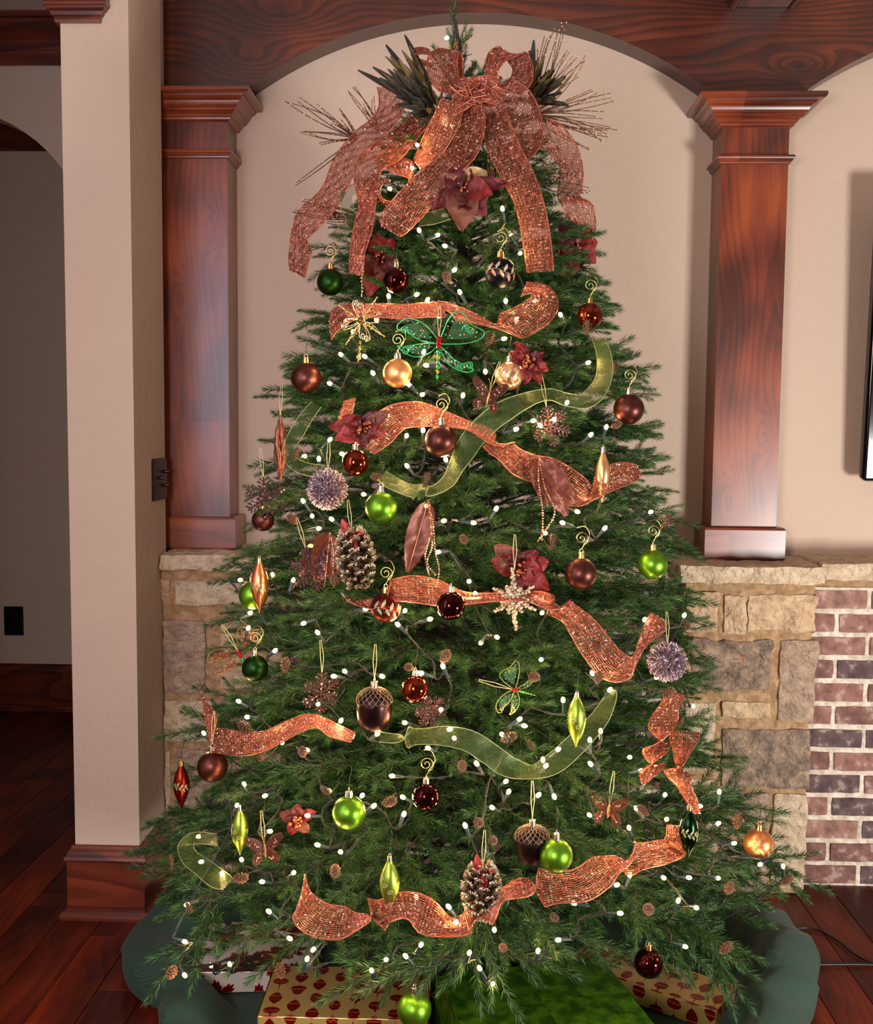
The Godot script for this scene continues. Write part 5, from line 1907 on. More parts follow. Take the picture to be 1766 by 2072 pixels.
func build_ornaments():
	ornament_shapes()
	var leafy := [Color(0.30, 0.33, 0.15), Color(0.18, 0.33, 0.18)]
	var lime := "matte lime green balls"
	baubles([668, 571, 27, "matte forest", "scroll", "gold cap", 1.0], "matte dark green ball hanging alone at the upper left, below the bow's left streamer", "dark green balls")
	baubles([801, 567, 26.5, "plum glass", "wire", "silver cap", 1.0], "shiny plum ball at the upper left in front of the red poinsettia", "shiny plum balls")
	baubles([1012, 552, 31.5, "navy matte", "scroll", "gold cap", 1.04, 0.1, [Color(0.36, 0.40, 0.26), Color(0.40, 0.22, 0.10)]], "near black ball painted with glittering leaves and red berries, upper right")
	baubles([1193, 639, 26, "copper glass", "scroll", "gold cap", 1.0], "shiny copper ball hanging clear of the branches at the upper right", "shiny copper balls")
	baubles([619, 765, 31, "matte brown", "wire", "gold cap", 1.0], "matte brown ball at the left, level with the gold ball", "matte brown balls")
	baubles([804, 755, 29.5, "matte gold", "scroll", "silver cap", 1.02], "matte gold ball left of the green wire butterfly's tail")
	baubles([1030, 760, 29, "pearl copper", "wire", "silver cap", 0.97, -0.3, [Color(0.40, 0.45, 0.25), Color(0.5, 0.3, 0.12)]], "pearly pink copper ball behind a brown glitter butterfly")
	baubles([1272, 828, 31, "matte brown", "scroll", "silver cap", 1.02], "matte brown ball with scroll hook at the right edge against the beige wall", "matte brown balls")
	baubles([892, 892, 33, "matte brown", "scroll", "silver cap", 1.03], "matte brown ball in the middle, over the twisting copper ribbon", "matte brown balls")
	baubles([719, 936, 27.5, "copper glass", "wire", "silver cap", 1.0], "shiny copper ball above the lavender tinsel ball at left", "shiny copper balls")
	baubles([771, 1027, 32.5, "matte lime", "wire", "silver cap", 1.02], "lime ball above the frosted pinecone in the upper middle", lime)
	baubles([532, 1052, 23, "matte brown", "wire", "gold cap", 0.96], "matte brown ball half hidden below the plum snowflake at the left edge", "matte brown balls")
	baubles([512, 1204, 29, "matte lime", "wire", "silver cap", 0.96], "lime ball at the left edge behind the rose gold drop", lime)
	baubles([780, 1229, 31, "wine matte", "scroll", "gold cap", 1.02, 0.25, leafy], "wine red ball painted with green glitter leaves, left of the middle ribbon")
	baubles([912, 1226, 29.5, "plum glass", "wire", "silver cap", 1.03], "shiny plum ball in the centre, in front of the copper ribbon", "shiny plum balls")
	baubles([1175, 1161, 32.5, "matte brown", "scroll", "gold cap", 1.02], "matte brown ball left of the lime ball on the right side", "matte brown balls")
	baubles([1320, 1142, 30, "matte lime", "scroll", "gold cap", 1.02], "lime ball at the right edge in front of the stone mantel", lime)
	baubles([516, 1352, 27, "matte forest", "scroll", "silver cap", 0.99], "matte dark green ball at the left edge beside the red wire butterfly", "dark green balls")
	baubles([840, 1394, 28.5, "copper glass", "wire", "silver cap", 1.02], "shiny copper ball right of the plum acorn", "shiny copper balls")
	baubles([430, 1551, 31, "matte brown", "thread", "silver cap", 0.99], "matte brown ball at the lower left beside the red drop", "matte brown balls")
	baubles([706, 1644, 33.5, "matte lime", "wire", "silver cap", 1.01], "lime ball at the lower left among the lights", lime)
	baubles([862, 1612, 28.5, "plum glass", "scroll", "silver cap", 1.01], "shiny plum ball low in the middle, above the small pinecones", "shiny plum balls")
	baubles([1125, 1731, 34, "matte lime", "wire", "silver cap", 1.02], "lime ball at the lower right overlapping the dark acorn", lime)
	baubles([1535, 1708, 30.5, "satin copper", "wire", "gold cap", 0.98, 0.0, [Color(0.30, 0.26, 0.12), Color(0.22, 0.30, 0.14)]], "satin copper ball with glitter leaves at the far lower right before the stone pier")
	baubles([1312, 1949, 29.5, "plum glass", "wire", "gold cap", 0.78], "shiny plum ball hanging low over the flat gold gift at right", "shiny plum balls")
	baubles([838, 2042, 34.5, "matte lime", "wire", "silver cap", 0.74], "lime ball at the very bottom between the gold and green gifts", lime)
	var drop := [[0.30, 0.0], [0.36, 0.04], [0.52, 0.10], [0.72, 0.18], [0.88, 0.27], [0.97, 0.36], [1.0, 0.44], [0.97, 0.52], [0.88, 0.61], [0.72, 0.70], [0.53, 0.78], [0.34, 0.85], [0.19, 0.91], [0.09, 0.96], [0.02, 1.0]]
	lathe_ornament("drop_ornament", [1219, 905, 1018, 15, "champagne", "wire", "silver cap", 0.09], drop, "slim champagne drop hanging at the right before the end of a copper ribbon")
	lathe_ornament("drop_ornament", [525, 1128, 1240, 18, "rose gold", "wire", "silver cap", 0.08, -0.1, -0.05, leafy], drop, "rose gold drop with painted leaves in front of the lime ball at the left edge")
	lathe_ornament("drop_ornament", [367, 1538, 1640, 16, "red satin", "wire", "gold cap", 0.09, 0.1, 0.0, leafy], drop, "red drop with glitter leaves hanging at the far left against the stone pier")
	var d = lathe_ornament("drop_ornament", [1166, 1400, 1514, 19, "apple satin", "wire", "silver cap", 0.08], drop, "pale green drop on the right before the looping green ribbon")
	scroll_on(d[0], d[1], d[2], d[3], Color(0.6, 0.6, 0.3))
	d = lathe_ornament("drop_ornament", [485, 1630, 1732, 17, "apple satin", "wire", "silver cap", 0.08], drop, "pale green drop at the lower left beside a brown glitter butterfly")
	scroll_on(d[0], d[1], d[2], d[3], Color(0.6, 0.6, 0.3))
	d = lathe_ornament("drop_ornament", [788, 1730, 1846, 20, "apple satin", "wire", "silver cap", 0.09], drop, "pale green drop at the bottom touching the lowest copper ribbon")
	scroll_on(d[0], d[1], d[2], d[3], Color(0.65, 0.65, 0.35))
	lathe_ornament("drop_ornament", [1393, 1628, 1738, 19, "peacock", "wire", "gold cap", 0.09, -0.1, 0.0, leafy], drop, "peacock green and black drop with painted leaves at the lower right", "ornament", 1.05)
	acorn([757, 1384, 1484, 36, "acorn plum"], "large plum acorn with beaded lattice cup, left of the copper glass ball")
	acorn([1076, 1664, 1752, 35, "acorn umber"], "large dark brown acorn half behind the lower right lime ball")
	spiky_ball(663, 990, 43, "spiky lavender tinsel ball on the left side of the tree")
	spiky_ball(1349, 1338, 42, "spiky lavender tinsel ball at the right edge beside the stone pier")
	var plum := Color(0.062, 0.026, 0.032)
	snowflake(537, 1008, 42, 6, plum * 0.9, 0.0023, "plum glitter snowflake at the left edge near the timber column", 0.1, 0.2, 1.0)
	snowflake(632, 1152, 46, 6, plum * 1.4, 0.0023, "plum glitter snowflake over copper leaves, left of the frosted pinecone", 0.3, 0.1, 0.98)
	snowflake(1113, 862, 40, 6, plum * 1.5, 0.0023, "plum glitter snowflake on the upper right beside two lights", 0.2, -0.2, 0.96)
	snowflake(650, 1402, 42, 6, plum * 1.2, 0.0023, "plum glitter snowflake left of the plum acorn", 0.0, 0.5, 0.94)
	snowflake(872, 1440, 34, 6, plum, 0.0023, "dim plum snowflake deep in the branches below the copper glass ball", 0.4, 0.4, 0.88)
	bead_star(1040, 1212, 62, "gold bead snowflake hanging by a white thread in front of a red poinsettia")
	jewel_flake(731, 649, "gold wire snowflake set with amber beads, upper left before the copper ribbon")
	wire_butterfly(888, 692, 1.0, "green film", Color(0.03, 0.36, 0.13), "large green wire butterfly with beaded tail in the upper middle")
	wire_butterfly(483, 1322, 0.72, "copper voile", Color(0.18, 0.11, 0.05), "red and green wire butterfly at the left edge beside the dark green ball", 0.5, 0.5, 0.98)
	wire_butterfly(1040, 1395, 0.62, "green film", Color(0.12, 0.16, 0.04), "small olive wire butterfly low in the middle right", 1.3, 0.3, 0.97)
	glitter_butterfly(990, 797, 1.0, "brown glitter butterfly before the pearly copper ball", -0.25, -0.3, 1.06)
	glitter_butterfly(535, 1712, 1.0, "brown glitter butterfly at the lower left beside a pale green drop", 0.1, 0.2, 1.02)
	glitter_butterfly(1232, 1632, 1.0, "brown glitter butterfly at the lower right among lights", -0.1, -0.2, 1.0)
	big_pinecone(719, 1078, 1182, 43, "large frosted pinecone with red berries below the upper lime ball", 0.15)
	big_pinecone(973, 1756, 1850, 43, "large frosted pinecone at the bottom over the lowest copper ribbon", -0.05)
	glitter_pod(567, 842, 972, 13, "long brown glitter pod hanging by threads at the left edge")
	leaf_pick(866, 1012, 1.03, [[-40, 150, 26]], [[[4, 40], [8, 90], [-2, 125], [14, 150]], [[10, 50], [14, 100], [22, 140], [16, 178]], [[6, 60], [-6, 110], [2, 150]]], "sheer copper leaf with bead strings hanging in the middle of the tree")
	leaf_pick(1090, 925, 1.04, [[60, 120, 30], [20, 100, 26], [75, 90, 20]], [[[-2, 50], [6, 110], [4, 170]], [[10, 60], [30, 110], [10, 150], [-4, 170]]], "sheer copper leaves and beads over the ribbon on the right", true)
	leaf_pick(668, 1078, 0.97, [[-26, 105, 26], [-64, 90, 22], [10, 110, 16]], [[[-4, 50], [-10, 110]], [[8, 40], [6, 100]]], "sheer copper leaves behind a plum snowflake at left")


# ---------------------------------------------------------------- lights on the tree
func light_spots() -> Array:
	return [902, 77, 843, 292, 833, 339, 787, 381, 914, 254, 847, 464, 887, 475, 1031, 471, 898, 497, 1053, 512, 921, 545, 845, 595, 929, 589, 786, 597, 1016, 420, 866, 605, 747, 619, 889, 637, 761, 648, 714, 670, 688, 716, 736, 720, 753, 753, 665, 775, 858, 710, 860, 739,
		826, 777, 853, 799, 781, 839, 856, 868, 823, 880, 669, 888, 744, 891, 690, 918, 614, 923, 645, 926, 822, 941, 901, 928, 734, 1000, 612, 1012, 631, 1043, 669, 1049, 900, 1053, 865, 1022, 1023, 607, 1084, 608, 1133, 635, 1045, 645, 1022, 685, 1064, 744, 982, 754, 937, 798, 1192, 733,
		1148, 813, 1081, 851, 1121, 847, 1094, 863, 1046, 868, 1227, 862, 1197, 878, 1190, 1011, 1005, 1027, 1170, 1036, 1318, 1035, 1136, 1057, 960, 1058, 1126, 986, 647, 1069, 626, 1105, 488, 1173, 551, 1161, 594, 1172, 508, 1239, 503, 1269, 612, 1262, 641, 1278, 742, 1232, 820, 1235,
		803, 1262, 872, 1252, 558, 1315, 696, 1357, 673, 1368, 775, 1369, 850, 1361, 895, 1346, 481, 1418, 643, 1425, 498, 1451, 691, 1456, 817, 1462, 765, 1484, 571, 1502, 884, 1117, 891, 1436, 1104, 1079, 1225, 1067, 948, 1176, 961, 1200, 1096, 1241, 1007, 1290, 1094, 1335, 972, 1302,
		1305, 1252, 1385, 1243, 1197, 1360, 1331, 1370, 1139, 1414, 1063, 1469, 1053, 1454, 912, 1475, 918, 1493, 1014, 1485, 1215, 1477, 1193, 1495, 1275, 1532, 1098, 1535, 1106, 1548, 963, 1543, 1193, 1544, 1403, 1429, 1235, 1394, 1131, 1515, 1299, 1559, 411, 1482, 623, 1518, 791, 1570,
		667, 1601, 493, 1585, 534, 1611, 480, 1628, 734, 1608, 758, 1629, 813, 1612, 818, 1645, 620, 1650, 548, 1682, 400, 1693, 640, 1709, 688, 1723, 488, 1738, 405, 1744, 449, 1766, 595, 1765, 528, 1784, 376, 1831, 542, 1843, 632, 1923, 622, 1938, 426, 1952, 464, 1949, 780, 1942,
		819, 1933, 751, 1962, 376, 1906, 375, 1975, 588, 1900, 864, 1513, 1025, 1580, 1030, 1600, 1091, 1607, 1122, 1614, 994, 1633, 940, 1668, 1286, 1634, 1349, 1657, 1191, 1648, 1272, 1673, 841, 1813, 906, 1833, 922, 1866, 905, 1874, 1000, 1883, 853, 1910, 1127, 1902, 1089, 1922,
		950, 1926, 969, 1957, 997, 1990, 1159, 1827, 1275, 1768, 1250, 1790, 1344, 1777, 1373, 1820, 1257, 1848, 1388, 1916, 1455, 1600, 1455, 1665, 1487, 1706, 1536, 1750, 1584, 1751, 1396, 1776, 1454, 1777, 1410, 1837, 1457, 1962, 1418, 1631, 1346, 1607]

func foliage_depth(px: float, py: float, k: float) -> Vector3:   # like on_tree, but under the foliage's front the low branches end further back
	if py > 1880.0 and px > 420.0 and px < 1500.0:
		return on_tree(px, py, minf(k, lerpf(k, 0.72, clampf((py - 1880.0) / 90.0, 0.0, 1.0))))
	return on_tree(px, py, k)

func build_lights():
	var o := thing("light_string", "string of small warm white lights with dark teal sockets and cord wound through the tree", "string lights")
	var glass := Shape.new()
	glass.lathe([[0.0, 0.0120], [0.0018, 0.0115], [0.0038, 0.0090], [0.0045, 0.0060], [0.0040, 0.003], [0.0030, 0.0]], 8)
	var glass_mesh := glass.mesh()
	var sock := Shape.new()
	sock.lathe([[0.0030, 0.002], [0.0037, 0.0], [0.0039, -0.005], [0.0034, -0.010], [0.0032, -0.018], [0.0018, -0.020]], 8)
	var sock_mesh := sock.mesh()
	var spots := light_spots()
	var roots := []
	for k in range(0, spots.size(), 2):
		var p := foliage_depth(spots[k], spots[k + 1], rng.randf_range(0.93, 1.0))
		if spots[k + 1] < 400:
			p = on_z(spots[k], spots[k + 1], 0.05 if spots[k + 1] < 100 else 0.22)
		var out := Vector3(p.x, 0, p.z).normalized() if Vector2(p.x, p.z).length() > 0.02 else Vector3(0, 0, 1)
		var dir := (out * rng.randf_range(0.0, 0.7) + Vector3.UP * rng.randf_range(-0.2, 1.0) + Vector3(rng.randf_range(-0.8, 0.8), 0, rng.randf_range(-0.3, 0.3))).normalized()
		var b := facing(dir, Vector3(0, 0.1, 1))
		var bulb := part("bulb", glass_mesh, M["lit bulb"], o, Transform3D(b, p - dir * 0.008))
		part("socket", sock_mesh, M["light socket"], bulb)
		roots.append(p - dir * 0.030)
		var l := OmniLight3D.new()
		l.name = "bulb_glow"
		l.light_color = Color(1.0, 0.80, 0.55)
		l.light_energy = 0.0055
		l.light_size = 0.004
		l.omni_range = 12.0
		l.omni_attenuation = 2.0
		l.shadow_enabled = true
		l.position = p
		add_child(l, true)
		keep_clear(p, 0.016, 0.022)
	# the cord, from each socket to the nearest one not yet joined
	var left := roots.duplicate()
	left.sort_custom(func(a, b): return a.y > b.y)
	var at: Vector3 = left.pop_front()
	var s := Shape.new()
	while left.size():
		var best := 0
		for k in left.size():
			if at.distance_to(left[k]) + 0.3 * absf(at.y - left[k].y) < at.distance_to(left[best]) + 0.3 * absf(at.y - left[best].y):
				best = k
		var to: Vector3 = left[best]
		left.remove_at(best)
		if at.distance_to(to) < 0.4:
			var mid := (at + to) / 2.0
			mid -= Vector3(mid.x, 0, mid.z).normalized() * (0.03 + 0.15 * at.distance_to(to)) - Vector3(0, rng.randf_range(-0.02, 0.01), 0)
			var line := smooth_path([at, at.lerp(mid, 0.5) + Vector3(rng.randf_range(-0.01, 0.01), rng.randf_range(-0.012, 0.012), 0), mid, to.lerp(mid, 0.5) + Vector3(rng.randf_range(-0.01, 0.01), rng.randf_range(-0.012, 0.012), 0), to], 4)
			for side in [0.0, PI]:
				var twist := []
				for i in line.size():
					twist.append((line[i] as Vector3) + Vector3(cos(i * 1.2 + side), sin(i * 1.2 + side), cos(i * 1.2 + side)) * 0.0016)
				s.tube(twist, 0.0015, 4)
		at = to
	part("cord", s.mesh(), M["light cord"], o)


# ---------------------------------------------------------------- the tree itself
func needles_on(s: Shape, base: Vector3, dir: Vector3, flat: Vector3, length: float, many: int, reach: float):
	var side := dir.cross(flat).normalized()
	var up := side.cross(dir).normalized()
	for i in many:
		var t := (i + rng.randf()) / many
		var a := i * 2.39996 + rng.randf() * 0.6
		var r := side * cos(a) + up * sin(a) * 0.75
		var lean := lerpf(0.82, 0.36, t) + rng.randf_range(-0.12, 0.12)
		var d := (dir * cos(lean) + r.normalized() * sin(lean)).normalized()
		var l := reach * rng.randf_range(0.75, 1.1) * (1.0 if t < 0.8 else lerpf(1.0, 0.65, (t - 0.8) / 0.2))
		var w := d.cross(Vector3(rng.randf() - 0.5, rng.randf() - 0.5, rng.randf() - 0.5)).normalized() * 0.00092
		var p := base + dir * length * t
		var tone := rng.randf()
		s.col = Color(0.010, 0.037, 0.010).lerp(Color(0.034, 0.106, 0.025), tone * tone)
		if rng.randf() < 0.12:
			s.col = Color(0.062, 0.145, 0.040)
		var bend := Vector3(0, -0.0012, 0) + d.cross(w).normalized() * 0.0008
		var first := s.add(p)
		s.add(p + d * l * 0.4 + w + bend)
		s.add(p + d * l * 0.4 - w + bend)
		s.add(p + d * l)
		s.tri(first, first + 1, first + 2)
		s.tri(first + 1, first + 3, first + 2)

func sprig(shoots: int, length: float, per_cm: float, seed_: int) -> ArrayMesh:   # along +y, lying in the plane of x and y
	rng.seed = seed_
	var s := Shape.new()
	s.col = Color(0.05, 0.045, 0.02)
	var line := []
	for i in 5:
		line.append(Vector3(sin(i * 0.7) * 0.003, length * i / 4.0, -0.006 * pow(i / 4.0, 2.0)))
	s.tube(line, [0.0017, 0.0016, 0.0014, 0.0012, 0.0007], 4)
	for i in 4:
		var a: Vector3 = line[i]
		var b: Vector3 = line[i + 1]
		needles_on(s, a, (b - a).normalized(), Vector3(0, 0, 1), (b - a).length(), roundi((b - a).length() * 100.0 * per_cm), 0.0255)
	for k in shoots:
		var t := 0.18 + 0.42 * k / maxf(1.0, shoots - 1.0)
		var hand := -1.0 if k % 2 else 1.0
		var d := Vector3(hand * 0.62, 0.78, rng.randf_range(-0.1, 0.15)).normalized()
		var l := length * rng.randf_range(0.42, 0.56)
		var p := Vector3(0, length * t, 0)
		s.col = Color(0.05, 0.045, 0.02)
		s.tube([p, p + d * l], [0.0013, 0.0007], 4)
		needles_on(s, p + d * 0.008, d, Vector3(0, 0, 1), l, roundi(l * 100.0 * per_cm), 0.024)
	return s.mesh()

func is_clear(p: Vector3, bins: Dictionary) -> bool:
	for c in bins.get(floori(p.y * 10.0), []):
		var dx: float = p.x - c.x
		var dy: float = p.y - c.y
		var dz: float = p.z - c.z
		if dx * dx + dy * dy + dz * dz < c.w * c.w:
			return false
	return true

# how far the crown reaches to either side as seen from the front: y, left, right
const OUTLINE := [[0, 890, 950], [430, 700, 1150], [500, 640, 1200], [560, 615, 1235], [690, 600, 1275], [740, 570, 1330], [790, 530, 1320], [860, 545, 1338], [940, 505, 1352], [1060, 470, 1405], [1120, 450, 1415], [1180, 425, 1425], [1260, 418, 1445], [1390, 390, 1455], [1490, 325, 1450], [1600, 335, 1540], [1660, 300, 1595], [1725, 262, 1650], [1800, 270, 1680], [1860, 320, 1600], [1930, 310, 1535], [2072, 290, 1540]]

func outline(py: float, which: int) -> float:
	for k in OUTLINE.size() - 1:
		if py <= OUTLINE[k + 1][0]:
			return lerpf(OUTLINE[k][which], OUTLINE[k + 1][which], clampf((py - OUTLINE[k][0]) / (OUTLINE[k + 1][0] - OUTLINE[k][0]), 0.0, 1.0))
	return OUTLINE[-1][which]

func build_tree():
	var o := thing("christmas_tree", "tall dark green artificial christmas tree standing before the wall, dressed with ornaments", "christmas tree")
	var kinds := [sprig(1, 0.150, 11.0, 5), sprig(2, 0.160, 10.5, 6), sprig(0, 0.135, 12.0, 7), sprig(2, 0.145, 11.0, 8)]
	rng.seed = 99
	var s := Shape.new()
	s.tube([Vector3(0, 0.05, 0), Vector3(0, 1.2, 0), Vector3(-0.02, 2.36, 0), Vector3(-0.034, 2.46, 0.0)], [0.018, 0.016, 0.008, 0.003], 10)
	part("trunk", s.mesh(), M["trunk wire"], o)
	s = Shape.new()
	for k in 4:
		var a := TAU * k / 4.0 + 0.4
		s.tube([Vector3(0, 0.22, 0), Vector3(cos(a) * 0.06, 0.16, sin(a) * 0.06), Vector3(cos(a) * 0.30, 0.03, sin(a) * 0.30)], 0.009, 6)
	part("stand", s.mesh(), M["stand steel"], o)
	var bins := {}
	for c in clear_spots:
		for b in range(floori((c.y - c.w) * 10.0), floori((c.y + c.w) * 10.0) + 1):
			if not bins.has(b):
				bins[b] = []
			bins[b].append(c)

	var tips := []   # every sprig: transform, kind, how much it shows
	# sprigs at the tree's outline and low in front, as the photograph shows them: tip x, y, direction x, y, depth, size
	for q in [[918, 4, 0.02, -1, -0.01, 0.95], [944, 42, 0.35, -0.9, 0.0, 0.5], [905, 60, -0.2, -0.95, 0.02, 0.6], [955, 130, 0.3, -0.6, 0.02, 0.7], [940, 92, 0.1, -1, 0.02, 0.7], [905, 160, -0.1, -0.9, 0.24, 0.5],
		[607, 680, -0.9, -0.35, 0.08, 1.0], [588, 735, -1, 0.12, 0.1, 1.0], [538, 784, -1, -0.05, 0.05, 1.05], [555, 832, -0.95, -0.3, 0.0, 1.0], [508, 940, -1, 0.15, 0.05, 1.1], [497, 982, -0.9, -0.25, 0.05, 0.8], [630, 495, -1, -0.1, 0.1, 1.0], [627, 562, -0.85, 0.5, 0.1, 0.9], [655, 595, -1, 0.3, 0.05, 0.8],
		[1230, 568, 1, 0.2, 0.08, 1.1], [1276, 680, 0.85, -0.45, 0.05, 1.0], [1330, 738, 1, -0.08, 0.05, 1.0], [1290, 712, 0.9, -0.4, 0.0, 0.9], [1337, 855, 0.95, -0.2, 0.0, 1.0], [1352, 922, 1, 0.12, 0.05, 1.0], [1320, 985, 0.9, -0.3, 0.0, 1.0], [1412, 1060, 1, 0.15, 0.0, 1.0], [1415, 1118, 0.8, 0.55, 0.05, 1.0], [1300, 940, 1, 0.2, 0.06, 0.9], [1260, 790, 0.9, 0.3, 0.06, 0.9],
		[425, 1178, -1, 0.05, 0.0, 1.0], [420, 1262, -1, 0.12, 0.0, 1.1], [437, 1150, -0.9, 0.1, 0.0, 1.0], [395, 1388, -0.9, -0.35, 0.0, 1.0], [318, 1492, -1, 0.15, 0.1, 1.2], [370, 1440, -0.9, -0.3, 0.05, 1.0], [375, 1495, -0.9, 0.1, 0.12, 0.9], [300, 1663, -1, -0.12, 0.0, 1.1], [345, 1632, -0.8, -0.4, 0.0, 0.9], [257, 1724, -1, -0.05, 0.1, 1.2], [266, 1752, -1, 0.0, 0.12, 1.1], [285, 1772, -1, 0.1, 0.15, 1.1], [330, 1860, -0.7, 0.75, 0.25, 1.1], [300, 1690, -0.9, 0.3, 0.1, 1.0],
		[1440, 1262, 0.95, -0.2, 0.0, 1.0], [1450, 1220, 0.9, 0.2, 0.0, 1.0], [1444, 1342, 0.7, 0.6, 0.0, 1.0], [1455, 1392, 0.9, 0.25, 0.0, 1.1], [1442, 1330, 1, 0.0, 0.0, 1.0], [1437, 1505, 0.8, 0.45, 0.0, 1.0], [1592, 1640, 1, 0.1, 0.0, 1.15], [1650, 1722, 0.95, -0.2, 0.0, 1.1], [1682, 1802, 0.9, 0.4, 0.05, 1.2], [1640, 1822, 0.7, 0.6, 0.05, 1.0], [1556, 1828, 0.9, 0.4, 0.1, 1.1], [1490, 1560, 0.5, -0.85, 0.0, 1.0], [1440, 1555, 0.6, -0.8, 0.0, 1.1], [1580, 1690, 0.9, -0.3, 0.0, 1.0], [1610, 1765, 1, -0.1, 0.0, 1.0], [1535, 1600, 0.8, -0.3, 0.0, 1.0],
		[295, 2028, -0.6, 0.8, 0.42, 1.1], [345, 1958, -0.9, 0.3, 0.4, 1.1], [385, 2010, -0.2, 1, 0.42, 1.0], [335, 1920, -0.95, 0.25, 0.3, 1.1], [500, 1990, -0.8, 0.6, 0.5, 1.1], [640, 1975, 0.0, 1, 0.5, 0.9], [645, 2030, -0.95, 0.45, 0.6, 1.1], [720, 2012, -0.95, 0.4, 0.62, 1.1], [770, 1985, -0.9, 0.2, 0.6, 1.0], [745, 1952, -0.95, 0.1, 0.55, 1.0], [915, 1985, -0.3, 0.9, 0.55, 1.0], [975, 2050, 0.1, 1, 0.6, 1.0], [1060, 2068, 0.5, 0.9, 0.6, 1.0], [1085, 1985, 0.5, 0.85, 0.5, 1.0], [1170, 1975, 0.9, 0.4, 0.45, 1.1], [1250, 1950, 0.95, 0.2, 0.4, 1.1], [1290, 1935, 0.9, 0.35, 0.4, 1.0],
		[1400, 1990, 0.6, 0.8, 0.35, 1.1], [1470, 2000, 0.7, 0.7, 0.3, 1.1], [1535, 1975, 0.9, 0.5, 0.25, 1.1], [1510, 1920, 0.9, -0.1, 0.25, 1.0], [1530, 2045, 0.6, 0.8, 0.3, 1.1], [1490, 2060, 0.3, 1, 0.3, 1.0], [1440, 1955, 0.8, 0.6, 0.35, 1.1], [1440, 1880, 0.8, -0.3, 0.2, 1.0], [1220, 1915, 0.9, 0.4, 0.5, 1.0], [1160, 1930, 0.7, 0.7, 0.52, 1.0], [1350, 1960, 0.5, 0.85, 0.4, 1.0], [870, 1960, -0.7, 0.7, 0.6, 1.0], [820, 1990, -0.8, 0.6, 0.62, 1.0]]:
		var tip := on_z(q[0], q[1], q[4])
		var dir: Vector3 = (eye_basis.x * q[2] - eye_basis.y * q[3] + Vector3(0, 0, 0.12)).normalized()
		for n in 2:   # a branch end is a spray of two, one behind the other
			var l: float = 0.15 * q[5]
			var base: Vector3 = tip - dir * l * (1.0 if n == 0 else 1.75)
			var face := Vector3(rng.randf_range(-0.4, 0.4), 0.7, rng.randf_range(0.3, 1.0))
			tips.append([Transform3D(facing(dir, face).scaled_local(Vector3.ONE * q[5]), base), 0 if n == 0 else 1, 50.0 - n])
	# branches in tiers, each with sprigs along both sides
	var h := 0.36
	var tier := 0
	var low_dark := rng.randf()
	while h < 2.36:
		var reach := tree_radius(h) * 0.94
		var many := int(8 + reach * 12.5)
		for k in many:
			var az := TAU * (k + 0.5 * (tier % 2)) / many + rng.randf_range(-0.12, 0.12) + low_dark
			var hh := h + rng.randf_range(-0.035, 0.035)
			var far := tree_radius(hh + 0.03) * rng.randf_range(0.76, 0.96) - 0.03
			var dx := cos(az)
			var dz := sin(az)
			if dz < -0.1:   # towards the wall the branches are pressed short
				far = minf(far, 0.56 / -dz)
			if far < 0.06:
				continue
			var rise := lerpf(0.02, 0.16, clampf(hh / 2.4, 0.0, 1.0)) * far / 0.6
			var lift := 0.05 * far
			var stem := []
			for i in 6:
				var t := i / 5.0
				stem.append(Vector3(dx * far * t, hh - rise * (1.0 - t) + lift * sin(t * PI), dz * far * t))
			var reached := 0.0
			var out := Vector3(dx, 0, dz)
			var side := Vector3(-dz, 0, dx)
			var n := int(far * 0.72 / 0.056) + 2
			for i in n:
				var t := 1.0 if i == 0 else lerpf(0.22, 0.97, float(i) / n)
				var f := t * 5.0
				var p: Vector3 = (stem[mini(int(f), 4)] as Vector3).lerp(stem[mini(int(f), 4) + 1], minf(f - mini(int(f), 4), 1.0))
				var hand := 0.0 if i == 0 else (1.0 if i % 2 else -1.0)
				var d := (out + side * hand * rng.randf_range(0.55, 1.15) + Vector3(0, rng.randf_range(-0.30, 0.34), 0)).normalized()
				var size := rng.randf_range(0.75, 1.05) * (0.85 if hh > 1.9 else 1.0)
				var tip := p + d * 0.15 * size
				if Vector2(tip.x, tip.z).length() > tree_radius(tip.y) * 0.95:
					size *= 0.75
					tip = p + d * 0.15 * size
				if tip.z < -0.66 or p.z < -0.62:
					continue
				var mid := (p + tip) / 2.0
				if not (is_clear(tip, bins) and is_clear(mid, bins) and is_clear(p, bins)):
					continue
				var at := seen_at(tip)
				if tip.z > 0.0 and at.y > (1885.0 if at.x < 650.0 else 1925.0) + 25.0 * sin(at.x * 0.03) and at.x > 330.0 and at.x < 1520.0:
					continue
				if at.x < outline(at.y, 1) or at.x > outline(at.y, 2):
					continue
				if tip.y < 0.20:
					continue
				var show := out.dot(Vector3(0, 0.15, 1)) + 2.0 * (Vector2(tip.x, tip.z).length() / maxf(0.1, tree_radius(tip.y)) - 1.0) * 2.0
				var face := Vector3(rng.randf_range(-0.3, 0.3), 0.9, rng.randf_range(-0.2, 0.5)) + out * 0.4
				tips.append([Transform3D(facing(d, face).scaled_local(Vector3.ONE * size), p), [0, 1, 3, 2][rng.randi_range(0, 3)], show])
				reached = maxf(reached, t)
			if reached > 0.0:   # the branch goes as far as it carries sprigs
				var line := []
				for i in 6:
					var f := reached * i
					line.append((stem[mini(int(f), 4)] as Vector3).lerp(stem[mini(int(f), 4) + 1], minf(f - mini(int(f), 4), 1.0)))
				var b := Shape.new()
				b.tube(line, [0.005, 0.0045, 0.004, 0.003, 0.0025, 0.0015], 4, false)
				part("branch", b.mesh(), M["branch wire"], o)
		h += 0.062 + 0.01 * (1.0 - h / 2.4)
		tier += 1
